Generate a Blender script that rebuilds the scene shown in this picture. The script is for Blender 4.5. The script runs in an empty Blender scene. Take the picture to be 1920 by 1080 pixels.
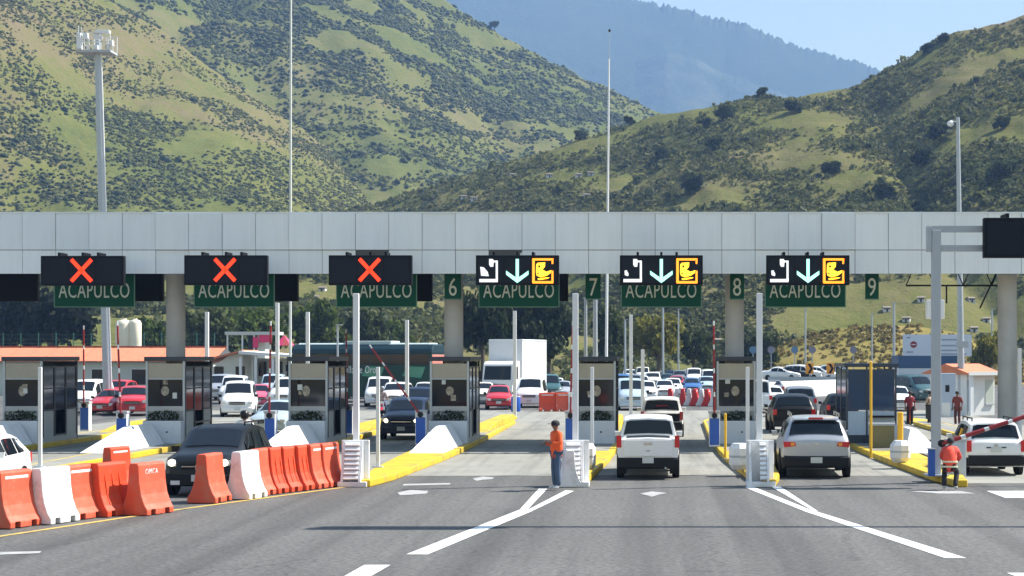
import bpy, bmesh, math, random
import numpy as np
from mathutils import Vector, Matrix, noise

random.seed(7)
RNG = np.random.default_rng(11)
scene = bpy.context.scene
C = scene.collection
R = math.radians

# ------------------------------------------------------------------ camera
F = 3400.0            # focal length in photo pixels (1920 wide)
PX, PY = 1230.0, 665.0  # principal point: lanes run straight away from here
CH = 3.45             # camera height
cam_d = bpy.data.cameras.new('camera')
cam = bpy.data.objects.new('camera', cam_d)
C.objects.link(cam)
cam.location = (0, 0, CH)
cam.rotation_euler = (R(90), 0, 0)
cam_d.sensor_width = 36
cam_d.lens = 36 * F / 1920
cam_d.shift_x = (960 - PX) / 1920
cam_d.shift_y = (PY - 540) / 1920
cam_d.clip_start = 0.5
cam_d.clip_end = 40000
scene.camera = cam
scene.render.resolution_x = 1024
scene.render.resolution_y = 576

# ------------------------------------------------------------------ light
SUN = Vector((0.85, 0.30, 1.0)).normalized()
world = bpy.data.worlds.new('World')
scene.world = world
world.use_nodes = True
wn = world.node_tree
sky = wn.nodes.new('ShaderNodeTexSky')
sky.sky_type = 'NISHITA'
sky.sun_disc = False
sky.sun_elevation = math.asin(SUN.z)
sky.sun_rotation = math.atan2(SUN.x, SUN.y)
sky.altitude = 300
sky.air_density = 2.0
sky.dust_density = 0.3
sky.ozone_density = 0.7
bg = wn.nodes['Background']
bg.inputs['Strength'].default_value = 0.068
wn.links.new(sky.outputs['Color'], bg.inputs['Color'])
sun_d = bpy.data.lights.new('sun', 'SUN')
sun_d.energy = 5.0
sun_d.angle = R(0.5)
sun_d.color = (1.0, 0.95, 0.87)
sun_o = bpy.data.objects.new('sun', sun_d)
C.objects.link(sun_o)
sun_o.rotation_euler = SUN.to_track_quat('Z', 'Y').to_euler()
scene.view_settings.view_transform = 'Standard'
scene.view_settings.look = 'None'
scene.view_settings.gamma = 1
scene.view_settings.use_curve_mapping = False
scene.view_settings.exposure = 1.32


# ------------------------------------------------------------------ helpers
def gx(px, s): return (px - PX) / s
def gy(s): return F / s
def gz(py, s): return CH + (PY - py) / s
def sg(py): return (py - PY) / CH
def ground(px, py):
    s = sg(py)
    return gx(px, s), gy(s)


class MB:
    def __init__(self):
        self.v, self.f = [], []

    def add(self, vs, fs):
        o = len(self.v)
        self.v += [tuple(p) for p in vs]
        self.f += [tuple(i + o for i in f) for f in fs]
        return self

    def box(self, x0, x1, y0, y1, z0, z1):
        return self.add([(x0, y0, z0), (x1, y0, z0), (x1, y1, z0), (x0, y1, z0),
                         (x0, y0, z1), (x1, y0, z1), (x1, y1, z1), (x0, y1, z1)],
                        [(0, 3, 2, 1), (4, 5, 6, 7), (0, 1, 5, 4), (1, 2, 6, 5), (2, 3, 7, 6), (3, 0, 4, 7)])

    def cbox(self, cx, cy, cz, sx, sy, sz):
        return self.box(cx - sx / 2, cx + sx / 2, cy - sy / 2, cy + sy / 2, cz - sz / 2, cz + sz / 2)

    def cyl(self, p0, p1, r0, r1=None, n=12, caps=True):
        p0, p1 = Vector(p0), Vector(p1)
        r1 = r0 if r1 is None else r1
        d = (p1 - p0).normalized()
        a = d.orthogonal().normalized()
        b = d.cross(a)
        vs = []
        for p, r in ((p0, r0), (p1, r1)):
            for i in range(n):
                t = 2 * math.pi * i / n
                vs.append(p + a * (math.cos(t) * r) + b * (math.sin(t) * r))
        fs = [(i, (i + 1) % n, n + (i + 1) % n, n + i) for i in range(n)]
        if caps:
            fs += [tuple(range(n))[::-1], tuple(range(n, 2 * n))]
        return self.add(vs, fs)

    def bar(self, p0, p1, w, h):
        p0, p1 = Vector(p0), Vector(p1)
        d = (p1 - p0).normalized()
        up = Vector((0, 0, 1)) if abs(d.z) < 0.95 else Vector((0, 1, 0))
        a = d.cross(up).normalized() * (w / 2)
        b = a.cross(d).normalized() * (h / 2)
        vs = [p0 - a - b, p0 + a - b, p0 + a + b, p0 - a + b, p1 - a - b, p1 + a - b, p1 + a + b, p1 - a + b]
        return self.add(vs, [(0, 1, 2, 3), (7, 6, 5, 4), (0, 4, 5, 1), (1, 5, 6, 2), (2, 6, 7, 3), (3, 7, 4, 0)])

    def lathe(self, prof, n=16, c=(0, 0, 0), axis='z'):
        vs = []
        for r, h in prof:
            for i in range(n):
                t = 2 * math.pi * i / n
                a, b = r * math.cos(t), r * math.sin(t)
                p = (a, b, h) if axis == 'z' else ((h, a, b) if axis == 'x' else (b, h, a))
                vs.append((p[0] + c[0], p[1] + c[1], p[2] + c[2]))
        fs = []
        for k in range(len(prof) - 1):
            for i in range(n):
                j = (i + 1) % n
                fs.append((k * n + i, k * n + j, (k + 1) * n + j, (k + 1) * n + i))
        fs.append(tuple(range(n))[::-1])
        m = (len(prof) - 1) * n
        fs.append(tuple(range(m, m + n)))
        return self.add(vs, fs)

    def prism(self, poly, axis, c0, c1):
        n = len(poly)
        vs = []
        for c in (c0, c1):
            for a, b in poly:
                vs.append((c, a, b) if axis == 'x' else ((a, c, b) if axis == 'y' else (a, b, c)))
        fs = [(i, (i + 1) % n, n + (i + 1) % n, n + i) for i in range(n)]
        fs += [tuple(range(n))[::-1], tuple(range(n, 2 * n))]
        return self.add(vs, fs)

    def mesh(self, name):
        me = bpy.data.meshes.new(name)
        me.from_pydata(self.v, [], self.f)
        bm = bmesh.new()
        bm.from_mesh(me)
        bmesh.ops.recalc_face_normals(bm, faces=bm.faces)
        bm.to_mesh(me)
        bm.free()
        return me


def setsmooth(me, ang):
    me.polygons.foreach_set('use_smooth', [True] * len(me.polygons))
    me.set_sharp_from_angle(angle=R(ang))


def link(name, me, m=None, parent=None, loc=None, rot=None):
    o = bpy.data.objects.new(name, me)
    C.objects.link(o)
    if m is not None:
        if len(me.materials) == 0:
            me.materials.append(m)
        elif me.materials[0] is not m:
            o.material_slots[0].link = 'OBJECT'
            o.material_slots[0].material = m
    if parent:
        o.parent = parent
    if loc:
        o.location = loc
    if rot:
        o.rotation_euler = rot
    return o


def obj(name, mb, m, parent=None, loc=None, rot=None, smooth=None, bevel=None):
    me = mb.mesh(name) if isinstance(mb, MB) else mb
    if smooth:
        setsmooth(me, smooth)
    o = link(name, me, m, parent, loc, rot)
    if bevel:
        b = o.modifiers.new('bevel', 'BEVEL')
        b.width = bevel
        b.segments = 2
        b.limit_method = 'ANGLE'
    return o


def tag(o, label, cat, group=None, kind=None):
    o['label'] = label
    o['category'] = cat
    if group:
        o['group'] = group
    if kind:
        o['kind'] = kind
    return o


def thing(name, label, cat, loc=(0, 0, 0), rotz=0, group=None):
    o = bpy.data.objects.new(name, None)
    C.objects.link(o)
    o.location = loc
    o.rotation_euler = (0, 0, rotz)
    o.empty_display_size = 0.3
    return tag(o, label, cat, group)


def struct(name, mb, m, label=None, **k):
    o = obj(name, mb, m, **k)
    o['kind'] = 'structure'
    o['label'] = label or name.replace('_', ' ')
    return o


# ------------------------------------------------------------------ materials
MATS = {}


def mat(name, col, rough=0.6, metal=0.0, var=0.0, scale=4.0, bump=0.0, bscale=40.0, coat=0.0, emit=0.0, spec=0.5,
        dirt=None, dirt_scale=1.2, dirt_amt=0.5, dmap=None):
    if name in MATS:
        return MATS[name]
    m = bpy.data.materials.new(name)
    m.use_nodes = True
    nt = m.node_tree
    b = nt.nodes['Principled BSDF']
    b.inputs['Roughness'].default_value = rough
    b.inputs['Metallic'].default_value = metal
    b.inputs['Specular IOR Level'].default_value = spec
    b.inputs['Coat Weight'].default_value = coat
    b.inputs['Coat Roughness'].default_value = 0.06
    b.inputs['Base Color'].default_value = (*col, 1)
    tc = nt.nodes.new('ShaderNodeTexCoord')
    last = None
    if var > 0:
        n = nt.nodes.new('ShaderNodeTexNoise')
        n.inputs['Scale'].default_value = scale
        n.inputs['Detail'].default_value = 6
        n.inputs['Roughness'].default_value = 0.65
        nt.links.new(tc.outputs['Object'], n.inputs['Vector'])
        r = nt.nodes.new('ShaderNodeValToRGB')
        r.color_ramp.elements[0].position = 0.3
        r.color_ramp.elements[1].position = 0.7
        r.color_ramp.elements[0].color = (*[c * (1 - var) for c in col], 1)
        r.color_ramp.elements[1].color = (*[min(1, c * (1 + var)) for c in col], 1)
        nt.links.new(n.outputs['Fac'], r.inputs['Fac'])
        last = r.outputs['Color']
    if dirt is not None:
        n = nt.nodes.new('ShaderNodeTexNoise')
        n.inputs['Scale'].default_value = dirt_scale
        n.inputs['Detail'].default_value = 8
        n.inputs['Roughness'].default_value = 0.7
        if dmap:
            mp = nt.nodes.new('ShaderNodeMapping')
            mp.inputs['Scale'].default_value = dmap
            nt.links.new(tc.outputs['Object'], mp.inputs['Vector'])
            nt.links.new(mp.outputs['Vector'], n.inputs['Vector'])
        else:
            nt.links.new(tc.outputs['Object'], n.inputs['Vector'])
        r = nt.nodes.new('ShaderNodeMapRange')
        r.inputs['From Min'].default_value = 0.48
        r.inputs['From Max'].default_value = 0.72
        r.inputs['To Max'].default_value = dirt_amt
        nt.links.new(n.outputs['Fac'], r.inputs['Value'])
        mx = nt.nodes.new('ShaderNodeMix')
        mx.data_type = 'RGBA'
        nt.links.new(r.outputs['Result'], mx.inputs['Factor'])
        if last:
            nt.links.new(last, mx.inputs['A'])
        else:
            mx.inputs['A'].default_value = (*col, 1)
        mx.inputs['B'].default_value = (*dirt, 1)
        last = mx.outputs['Result']
    if last:
        nt.links.new(last, b.inputs['Base Color'])
    if bump > 0:
        n = nt.nodes.new('ShaderNodeTexNoise')
        n.inputs['Scale'].default_value = bscale
        n.inputs['Detail'].default_value = 4
        nt.links.new(tc.outputs['Object'], n.inputs['Vector'])
        bp = nt.nodes.new('ShaderNodeBump')
        bp.inputs['Strength'].default_value = bump
        bp.inputs['Distance'].default_value = 0.02
        nt.links.new(n.outputs['Fac'], bp.inputs['Height'])
        nt.links.new(bp.outputs['Normal'], b.inputs['Normal'])
    if emit > 0:
        b.inputs['Emission Color'].default_value = (*col, 1)
        b.inputs['Emission Strength'].default_value = emit
    MATS[name] = m
    return m


def asphalt_mat():
    m = mat('asphalt', (0.125, 0.122, 0.116), rough=0.88)
    nt = m.node_tree
    b = nt.nodes['Principled BSDF']
    tc = nt.nodes['Texture Coordinate']
    fine = nt.nodes.new('ShaderNodeTexNoise')
    fine.inputs['Scale'].default_value = 9
    fine.inputs['Detail'].default_value = 5
    fine.inputs['Roughness'].default_value = 0.8
    nt.links.new(tc.outputs['Object'], fine.inputs['Vector'])
    big = nt.nodes.new('ShaderNodeTexNoise')
    big.inputs['Scale'].default_value = 0.16
    big.inputs['Detail'].default_value = 6
    big.inputs['Roughness'].default_value = 0.6
    nt.links.new(tc.outputs['Object'], big.inputs['Vector'])
    # tyre-worn tracks stretched along the lanes
    mp = nt.nodes.new('ShaderNodeMapping')
    mp.inputs['Scale'].default_value = (0.9, 0.02, 1)
    nt.links.new(tc.outputs['Object'], mp.inputs['Vector'])
    tr = nt.nodes.new('ShaderNodeTexNoise')
    tr.inputs['Scale'].default_value = 1.0
    tr.inputs['Detail'].default_value = 3
    nt.links.new(mp.outputs['Vector'], tr.inputs['Vector'])
    r1 = nt.nodes.new('ShaderNodeValToRGB')
    r1.color_ramp.elements[0].position = 0.34
    r1.color_ramp.elements[1].position = 0.68
    r1.color_ramp.elements[0].color = (0.042, 0.041, 0.039, 1)
    r1.color_ramp.elements[1].color = (0.150, 0.146, 0.136, 1)
    nt.links.new(fine.outputs['Fac'], r1.inputs['Fac'])
    r2 = nt.nodes.new('ShaderNodeMapRange')
    r2.inputs['From Min'].default_value = 0.3
    r2.inputs['From Max'].default_value = 0.7
    r2.inputs['To Min'].default_value = 0.86
    r2.inputs['To Max'].default_value = 1.12
    nt.links.new(big.outputs['Fac'], r2.inputs['Value'])
    r3 = nt.nodes.new('ShaderNodeMapRange')
    r3.inputs['From Min'].default_value = 0.35
    r3.inputs['From Max'].default_value = 0.58
    r3.inputs['To Min'].default_value = 0.66
    r3.inputs['To Max'].default_value = 1.1
    nt.links.new(tr.outputs['Fac'], r3.inputs['Value'])
    mu = nt.nodes.new('ShaderNodeMath')
    mu.operation = 'MULTIPLY'
    nt.links.new(r2.outputs['Result'], mu.inputs[0])
    nt.links.new(r3.outputs['Result'], mu.inputs[1])
    mx = nt.nodes.new('ShaderNodeVectorMath')
    mx.operation = 'SCALE'
    nt.links.new(r1.outputs['Color'], mx.inputs[0])
    nt.links.new(mu.outputs['Value'], mx.inputs['Scale'])
    nt.links.new(mx.outputs['Vector'], b.inputs['Base Color'])
    vo = nt.nodes.new('ShaderNodeTexVoronoi')
    vo.feature = 'DISTANCE_TO_EDGE'
    vo.inputs['Scale'].default_value = 0.22
    wn_ = nt.nodes.new('ShaderNodeTexNoise')
    wn_.inputs['Scale'].default_value = 0.7
    wn_.inputs['Detail'].default_value = 5
    nt.links.new(tc.outputs['Object'], wn_.inputs['Vector'])
    sv = nt.nodes.new('ShaderNodeVectorMath')
    sv.operation = 'MULTIPLY_ADD'
    sv.inputs[1].default_value = (1.6, 1.6, 0)
    nt.links.new(wn_.outputs['Color'], sv.inputs[0])
    nt.links.new(tc.outputs['Object'], sv.inputs[2])
    nt.links.new(sv.outputs['Vector'], vo.inputs['Vector'])
    cr = nt.nodes.new('ShaderNodeMapRange')
    cr.inputs['From Min'].default_value = 0.0
    cr.inputs['From Max'].default_value = 0.008
    cr.inputs['To Min'].default_value = 0.66
    cr.inputs['To Max'].default_value = 1.0
    nt.links.new(vo.outputs['Distance'], cr.inputs['Value'])
    m2 = nt.nodes.new('ShaderNodeVectorMath')
    m2.operation = 'SCALE'
    nt.links.new(mx.outputs['Vector'], m2.inputs[0])
    nt.links.new(cr.outputs['Result'], m2.inputs['Scale'])
    nt.links.new(m2.outputs['Vector'], b.inputs['Base Color'])
    bp = nt.nodes.new('ShaderNodeBump')
    bp.inputs['Strength'].default_value = 0.35
    bp.inputs['Distance'].default_value = 0.01
    nt.links.new(fine.outputs['Fac'], bp.inputs['Height'])
    nt.links.new(bp.outputs['Normal'], b.inputs['Normal'])
    return m


def land_mat(name, stops, s1, s2, detail=8, bump=0.6, dist=1.5):
    """patchy hillside: colour ramp over two noises in world metres"""
    m = mat(name, stops[0][1], rough=1.0, spec=0.0)
    nt = m.node_tree
    b = nt.nodes['Principled BSDF']
    tc = nt.nodes['Texture Coordinate']
    a = nt.nodes.new('ShaderNodeTexNoise')
    a.inputs['Scale'].default_value = s1
    a.inputs['Detail'].default_value = detail
    a.inputs['Roughness'].default_value = 0.62
    a.inputs['Distortion'].default_value = 0.6
    nt.links.new(tc.outputs['Object'], a.inputs['Vector'])
    c = nt.nodes.new('ShaderNodeTexNoise')
    c.inputs['Scale'].default_value = s2
    c.inputs['Detail'].default_value = 6
    c.inputs['Roughness'].default_value = 0.75
    nt.links.new(tc.outputs['Object'], c.inputs['Vector'])
    mixf = nt.nodes.new('ShaderNodeMath')
    mixf.operation = 'MULTIPLY_ADD'
    mixf.inputs[1].default_value = 0.45
    mixf.inputs[2].default_value = 0.0
    nt.links.new(c.outputs['Fac'], mixf.inputs[0])
    ad = nt.nodes.new('ShaderNodeMath')
    ad.operation = 'MULTIPLY_ADD'
    ad.inputs[1].default_value = 0.75
    nt.links.new(a.outputs['Fac'], ad.inputs[0])
    nt.links.new(mixf.outputs['Value'], ad.inputs[2])
    f3 = nt.nodes.new('ShaderNodeTexNoise')
    f3.inputs['Scale'].default_value = s2 * 5
    f3.inputs['Detail'].default_value = 5
    f3.inputs['Roughness'].default_value = 0.8
    nt.links.new(tc.outputs['Object'], f3.inputs['Vector'])
    a3 = nt.nodes.new('ShaderNodeMath')
    a3.operation = 'MULTIPLY_ADD'
    a3.inputs[1].default_value = 0.62
    nt.links.new(f3.outputs['Fac'], a3.inputs[0])
    s3 = nt.nodes.new('ShaderNodeMath')
    s3.operation = 'SUBTRACT'
    s3.inputs[1].default_value = 0.31
    nt.links.new(ad.outputs['Value'], s3.inputs[0])
    nt.links.new(s3.outputs['Value'], a3.inputs[2])
    ad = a3
    r = nt.nodes.new('ShaderNodeValToRGB')
    while len(r.color_ramp.elements) < len(stops):
        r.color_ramp.elements.new(0.5)
    for e, (p, col) in zip(r.color_ramp.elements, stops):
        e.position = p
        e.color = (*col, 1)
    nt.links.new(ad.outputs['Value'], r.inputs['Fac'])
    nt.links.new(r.outputs['Color'], b.inputs['Base Color'])
    bp = nt.nodes.new('ShaderNodeBump')
    bp.inputs['Strength'].default_value = bump
    bp.inputs['Distance'].default_value = dist
    nt.links.new(c.outputs['Fac'], bp.inputs['Height'])
    nt.links.new(bp.outputs['Normal'], b.inputs['Normal'])
    return m


def leaf_mat(name, dark, light, trans=0.4):
    m = mat(name, dark, rough=0.7, spec=0.2)
    nt = m.node_tree
    b = nt.nodes['Principled BSDF']
    g = nt.nodes.new('ShaderNodeNewGeometry')
    r = nt.nodes.new('ShaderNodeValToRGB')
    r.color_ramp.elements[0].color = (*dark, 1)
    r.color_ramp.elements[1].color = (*light, 1)
    nt.links.new(g.outputs['Random Per Island'], r.inputs['Fac'])
    nt.links.new(r.outputs['Color'], b.inputs['Base Color'])
    if trans:
        tl = nt.nodes.new('ShaderNodeBsdfTranslucent')
        nt.links.new(r.outputs['Color'], tl.inputs['Color'])
        mx = nt.nodes.new('ShaderNodeMixShader')
        mx.inputs['Fac'].default_value = trans
        nt.links.new(b.outputs['BSDF'], mx.inputs[1])
        nt.links.new(tl.outputs['BSDF'], mx.inputs[2])
        nt.links.new(mx.outputs['Shader'], nt.nodes['Material Output'].inputs['Surface'])
    return m


M_ASPH = asphalt_mat()
M_CONC = mat('concrete_pavement', (0.245, 0.24, 0.208), rough=0.9, var=0.14, scale=0.6, bump=0.2, bscale=12,
             dirt=(0.085, 0.082, 0.075), dirt_scale=1.0, dirt_amt=0.8, dmap=(1.1, .05, 1))
M_WPAINT = mat('white_road_paint', (0.74, 0.74, 0.72), rough=0.8, var=0.06, scale=8, dirt=(0.22, 0.22, 0.21),
               dirt_scale=4, dirt_amt=0.6)
M_WORN = mat('worn_road_paint', (0.36, 0.36, 0.35), rough=0.85, var=0.15, scale=8, dirt=(0.14, 0.14, 0.135),
             dirt_scale=4, dirt_amt=0.9)
M_YLINE = mat('worn_yellow_paint', (0.50, 0.36, 0.08), rough=0.85, var=0.15, scale=6, dirt=(0.15, 0.145, 0.13),
              dirt_scale=2.5, dirt_amt=0.9)
M_YELLOW = mat('yellow_kerb_paint', (0.62, 0.41, 0.012), rough=0.6, var=0.08, scale=3, dirt=(0.20, 0.165, 0.08),
               dirt_scale=1.6, dirt_amt=0.8)
M_WCONC = mat('white_painted_concrete', (0.74, 0.74, 0.74), rough=0.75, var=0.05, scale=3, dirt=(0.42, 0.41, 0.39),
              dirt_scale=1.8, dirt_amt=0.5)
M_PANEL = mat('aluminium_panel', (0.76, 0.81, 0.86), rough=0.42, metal=0.1, var=0.03, scale=0.6,
              dirt=(0.54, 0.58, 0.61), dirt_scale=1.6, dirt_amt=0.32, dmap=(3, 1, .22))
M_PANEL2 = mat('aluminium_panel_dull', (0.72, 0.77, 0.82), rough=0.46, metal=0.1, var=0.03, scale=0.6,
               dirt=(0.54, 0.58, 0.61), dirt_scale=1.6, dirt_amt=0.32, dmap=(3, 1, .22))
M_JOINT = mat('dark_joint', (0.08, 0.085, 0.09), rough=0.8)
M_COL = mat('grey_column_concrete', (0.42, 0.42, 0.41), rough=0.85, var=0.10, scale=1.2, bump=0.1)
M_STEEL = mat('galvanised_steel', (0.40, 0.44, 0.48), rough=0.45, metal=0.35, var=0.06, scale=5)
M_WSTEEL = mat('white_painted_steel', (0.72, 0.73, 0.74), rough=0.45, var=0.04, scale=3)
M_GSTEEL = mat('grey_painted_steel', (0.40, 0.43, 0.46), rough=0.5, var=0.05, scale=4)
M_BLACK = mat('black_housing', (0.006, 0.007, 0.010), rough=0.6, spec=0.15)
M_LEDF = mat('dark_led_face', (0.012, 0.015, 0.022), rough=0.7, var=0.1, scale=30, spec=0.15)
M_GREEN = mat('green_sign_sheet', (0.003, 0.060, 0.034), rough=0.6, var=0.06, scale=2, spec=0.15)
M_GTXT = mat('pale_sign_lettering', (0.50, 0.53, 0.45), rough=0.6)
M_RED_LED = mat('red_orange_led', (1.0, 0.035, 0.008), emit=0.9)
M_CYAN_LED = mat('pale_green_led', (0.40, 0.95, 0.82), emit=0.55)
M_WHITE_LED = mat('white_led', (0.8, 0.8, 0.83), emit=0.35)
M_ORANGE_LED = mat('orange_led', (1.0, 0.30, 0.02), emit=0.75)
M_YELLOW_LED = mat('yellow_led', (1.0, 0.58, 0.03), emit=0.85)
M_GLASS = mat('dark_window_glass', (0.008, 0.010, 0.013), rough=0.06, spec=0.5)
M_CGLASS = mat('vehicle_glass', (0.008, 0.011, 0.015), rough=0.03, spec=0.4)
M_BOOTH = mat('booth_grey_panel', (0.42, 0.43, 0.43), rough=0.55, var=0.05, scale=2, dirt=(0.40, 0.39, 0.36),
              dirt_scale=2, dirt_amt=0.4)
M_BOOTHB = mat('booth_beige_header', (0.36, 0.33, 0.26), rough=0.6, var=0.06, scale=2)
M_BOOTHD = mat('booth_dark_frame', (0.035, 0.042, 0.055), rough=0.5, metal=0.2)
M_PLANTER = mat('white_planter_panel', (0.60, 0.63, 0.67), rough=0.6, var=0.04, scale=2, dirt=(0.36, 0.36, 0.35),
                dirt_scale=2, dirt_amt=0.35)
M_BLUE = mat('blue_cabinet_paint', (0.015, 0.09, 0.42), rough=0.45, var=0.05)
M_MOTTLED = mat('pale_mottled_tan', (0.30, 0.26, 0.20), rough=0.8, var=0.7, scale=7)
M_ORANGE = mat('orange_plastic', (0.64, 0.055, 0.010), rough=0.55, var=0.08, scale=3, dirt=(0.36, 0.09, 0.05),
               dirt_scale=2.6, dirt_amt=0.85)
M_FADED = mat('sun_bleached_orange_plastic', (0.64, 0.085, 0.034), rough=0.6, var=0.08, scale=3, dirt=(0.46, 0.17, 0.11),
              dirt_scale=2.6, dirt_amt=0.85)
M_WPLASTIC = mat('white_plastic', (0.76, 0.76, 0.76), rough=0.55, var=0.04, scale=3, dirt=(0.40, 0.38, 0.34),
                 dirt_scale=2.6, dirt_amt=0.65)
M_REDP = mat('red_paint', (0.26, 0.014, 0.018), rough=0.5)
M_TYRE = mat('tyre_rubber', (0.009, 0.009, 0.010), rough=0.85, spec=0.2)
M_RIM = mat('alloy_rim', (0.42, 0.43, 0.44), rough=0.35, metal=0.7)
M_PLAST = mat('black_plastic_trim', (0.010, 0.011, 0.012), rough=0.65, spec=0.25)
M_CHROME = mat('chrome_trim', (0.6, 0.62, 0.64), rough=0.18, metal=0.9)
M_TAIL = mat('red_tail_lens', (0.55, 0.012, 0.012), rough=0.15, coat=0.6)
M_HEAD = mat('clear_head_lens', (0.72, 0.72, 0.70), rough=0.12, coat=0.6)
M_AMBER = mat('amber_lens', (0.85, 0.33, 0.02), rough=0.2, coat=0.6)
M_PLATE = mat('licence_plate', (0.55, 0.57, 0.56), rough=0.5)
M_SOIL = mat('planter_soil', (0.05, 0.035, 0.022), rough=0.95)
M_BARK = mat('tree_bark', (0.09, 0.07, 0.05), rough=0.95, var=0.2, scale=3)

# ================================================================== TERRAIN
M_GRASS = land_mat('dry_grass_ground', [(0.35, (0.10, 0.10, 0.035)), (0.55, (0.17, 0.16, 0.06)), (0.75, (0.24, 0.20, 0.10))],
                   0.05, 0.6, bump=0.3, dist=0.4)
g = MB().add([(-2950, -450, -0.3), (2950, -450, -0.3), (2950, 4950, -0.3), (-2950, 4950, -0.3)], [(0, 1, 2, 3)])
struct('ground', g, M_GRASS, 'dry grassy ground around the toll plaza')
rd = MB().add([(-95, -60, 0), (75, -60, 0), (75, 205, 0), (-95, 205, 0)], [(0, 1, 2, 3)])
struct('road', rd, M_ASPH, 'worn grey asphalt road leading to the toll plaza')
ap = MB()
for x0, x1, y0 in ((-28, -17.2, 55.5), (-17.2, -7.5, 54.2), (-7.5, -2.2, 51.6), (-2.2, 2.9, 51.9), (2.9, 8.0, 51.6), (8.0, 18, 48.6)):
    ap.add([(x0, y0, .004), (x1, y0, .004), (x1, 112, .004), (x0, 112, .004)], [(0, 1, 2, 3)])
struct('concrete_apron', ap, M_CONC, 'pale concrete paving in the toll lanes')


def stripe(name, pts, w, m, z=0.008, label=None):
    mb = MB()
    pts = [Vector((p[0], p[1], 0)) for p in pts]
    for a, b in zip(pts[:-1], pts[1:]):
        d = (b - a).normalized()
        n = Vector((-d.y, d.x, 0)) * (w / 2)
        mb.add([(a + n)[:2] + (z,), (b + n)[:2] + (z,), (b - n)[:2] + (z,), (a - n)[:2] + (z,)], [(0, 1, 2, 3)])
    return struct(name, mb, m, label)


def quadmark(name, px, m, label, z=0.008):
    mb = MB()
    vs = []
    for a in px:
        x, y = ground(*a)
        vs.append((x, y, z))
    mb.add(vs, [tuple(range(len(vs)))])
    return struct(name, mb, m, label)


lab = 'white painted lane divider line forking in front of the toll island'
quadmark('lane_marking', [(762, 1040), (802, 1040), (1000, 958), (975, 956)], M_WPAINT, lab)
quadmark('lane_marking', [(975, 955.5), (988, 957), (1026, 917), (1010, 917)], M_WPAINT, lab)
quadmark('lane_marking', [(988, 957.4), (1000, 957.6), (1076, 921), (1060, 920)], M_WPAINT, lab)
quadmark('lane_marking', [(1812, 1047), (1772, 1047), (1505, 958), (1532, 960)], M_WPAINT, lab)
quadmark('lane_marking', [(1505, 957.6), (1525, 958.6), (1412, 913), (1396, 914)], M_WPAINT, lab)
quadmark('lane_marking', [(1526, 958.8), (1534, 959.4), (1462, 912), (1446, 913)], M_WPAINT, lab)
quadmark('lane_marking', [(732, 1060), (683, 1060), (560, 1130), (610, 1130)], M_WPAINT, 'white lane dash at the bottom edge of the road')
quadmark('lane_marking', [(1888, 1075), (1960, 1075), (2120, 1140), (2060, 1140)], M_WPAINT, 'white lane dash in the lower right corner')
for pts in ([(745, 924), (770, 919), (803, 921), (800, 926), (770, 928), (750, 929)],
            [(886, 898), (905, 894), (927, 896), (922, 899), (905, 900), (893, 902)],
            [(1200, 926), (1222, 922), (1252, 925), (1235, 928), (1222, 932), (1212, 929)],
            [(756, 908), (844, 906), (844, 909), (756, 911)],
            [(1700, 921), (1800, 921), (1830, 926), (1760, 926)]):
    quadmark('lane_arrow', pts, M_WORN, 'worn white arrow paint in a toll lane')
quadmark('lane_marking', [(-60, 1037), (78, 1034), (74, 1038), (-60, 1043)], M_WORN, 'worn white paint left of the barriers')
quadmark('lane_marking', [(1850, 921), (1990, 921), (1990, 934), (1885, 934)], M_WPAINT, 'white stop line in the rightmost lane')
stripe('edge_line', [ground(-220, 1040), ground(0, 1006), ground(340, 955), ground(690, 908)], 0.16, M_YLINE, label='worn yellow edge line along the plastic barriers')


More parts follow.
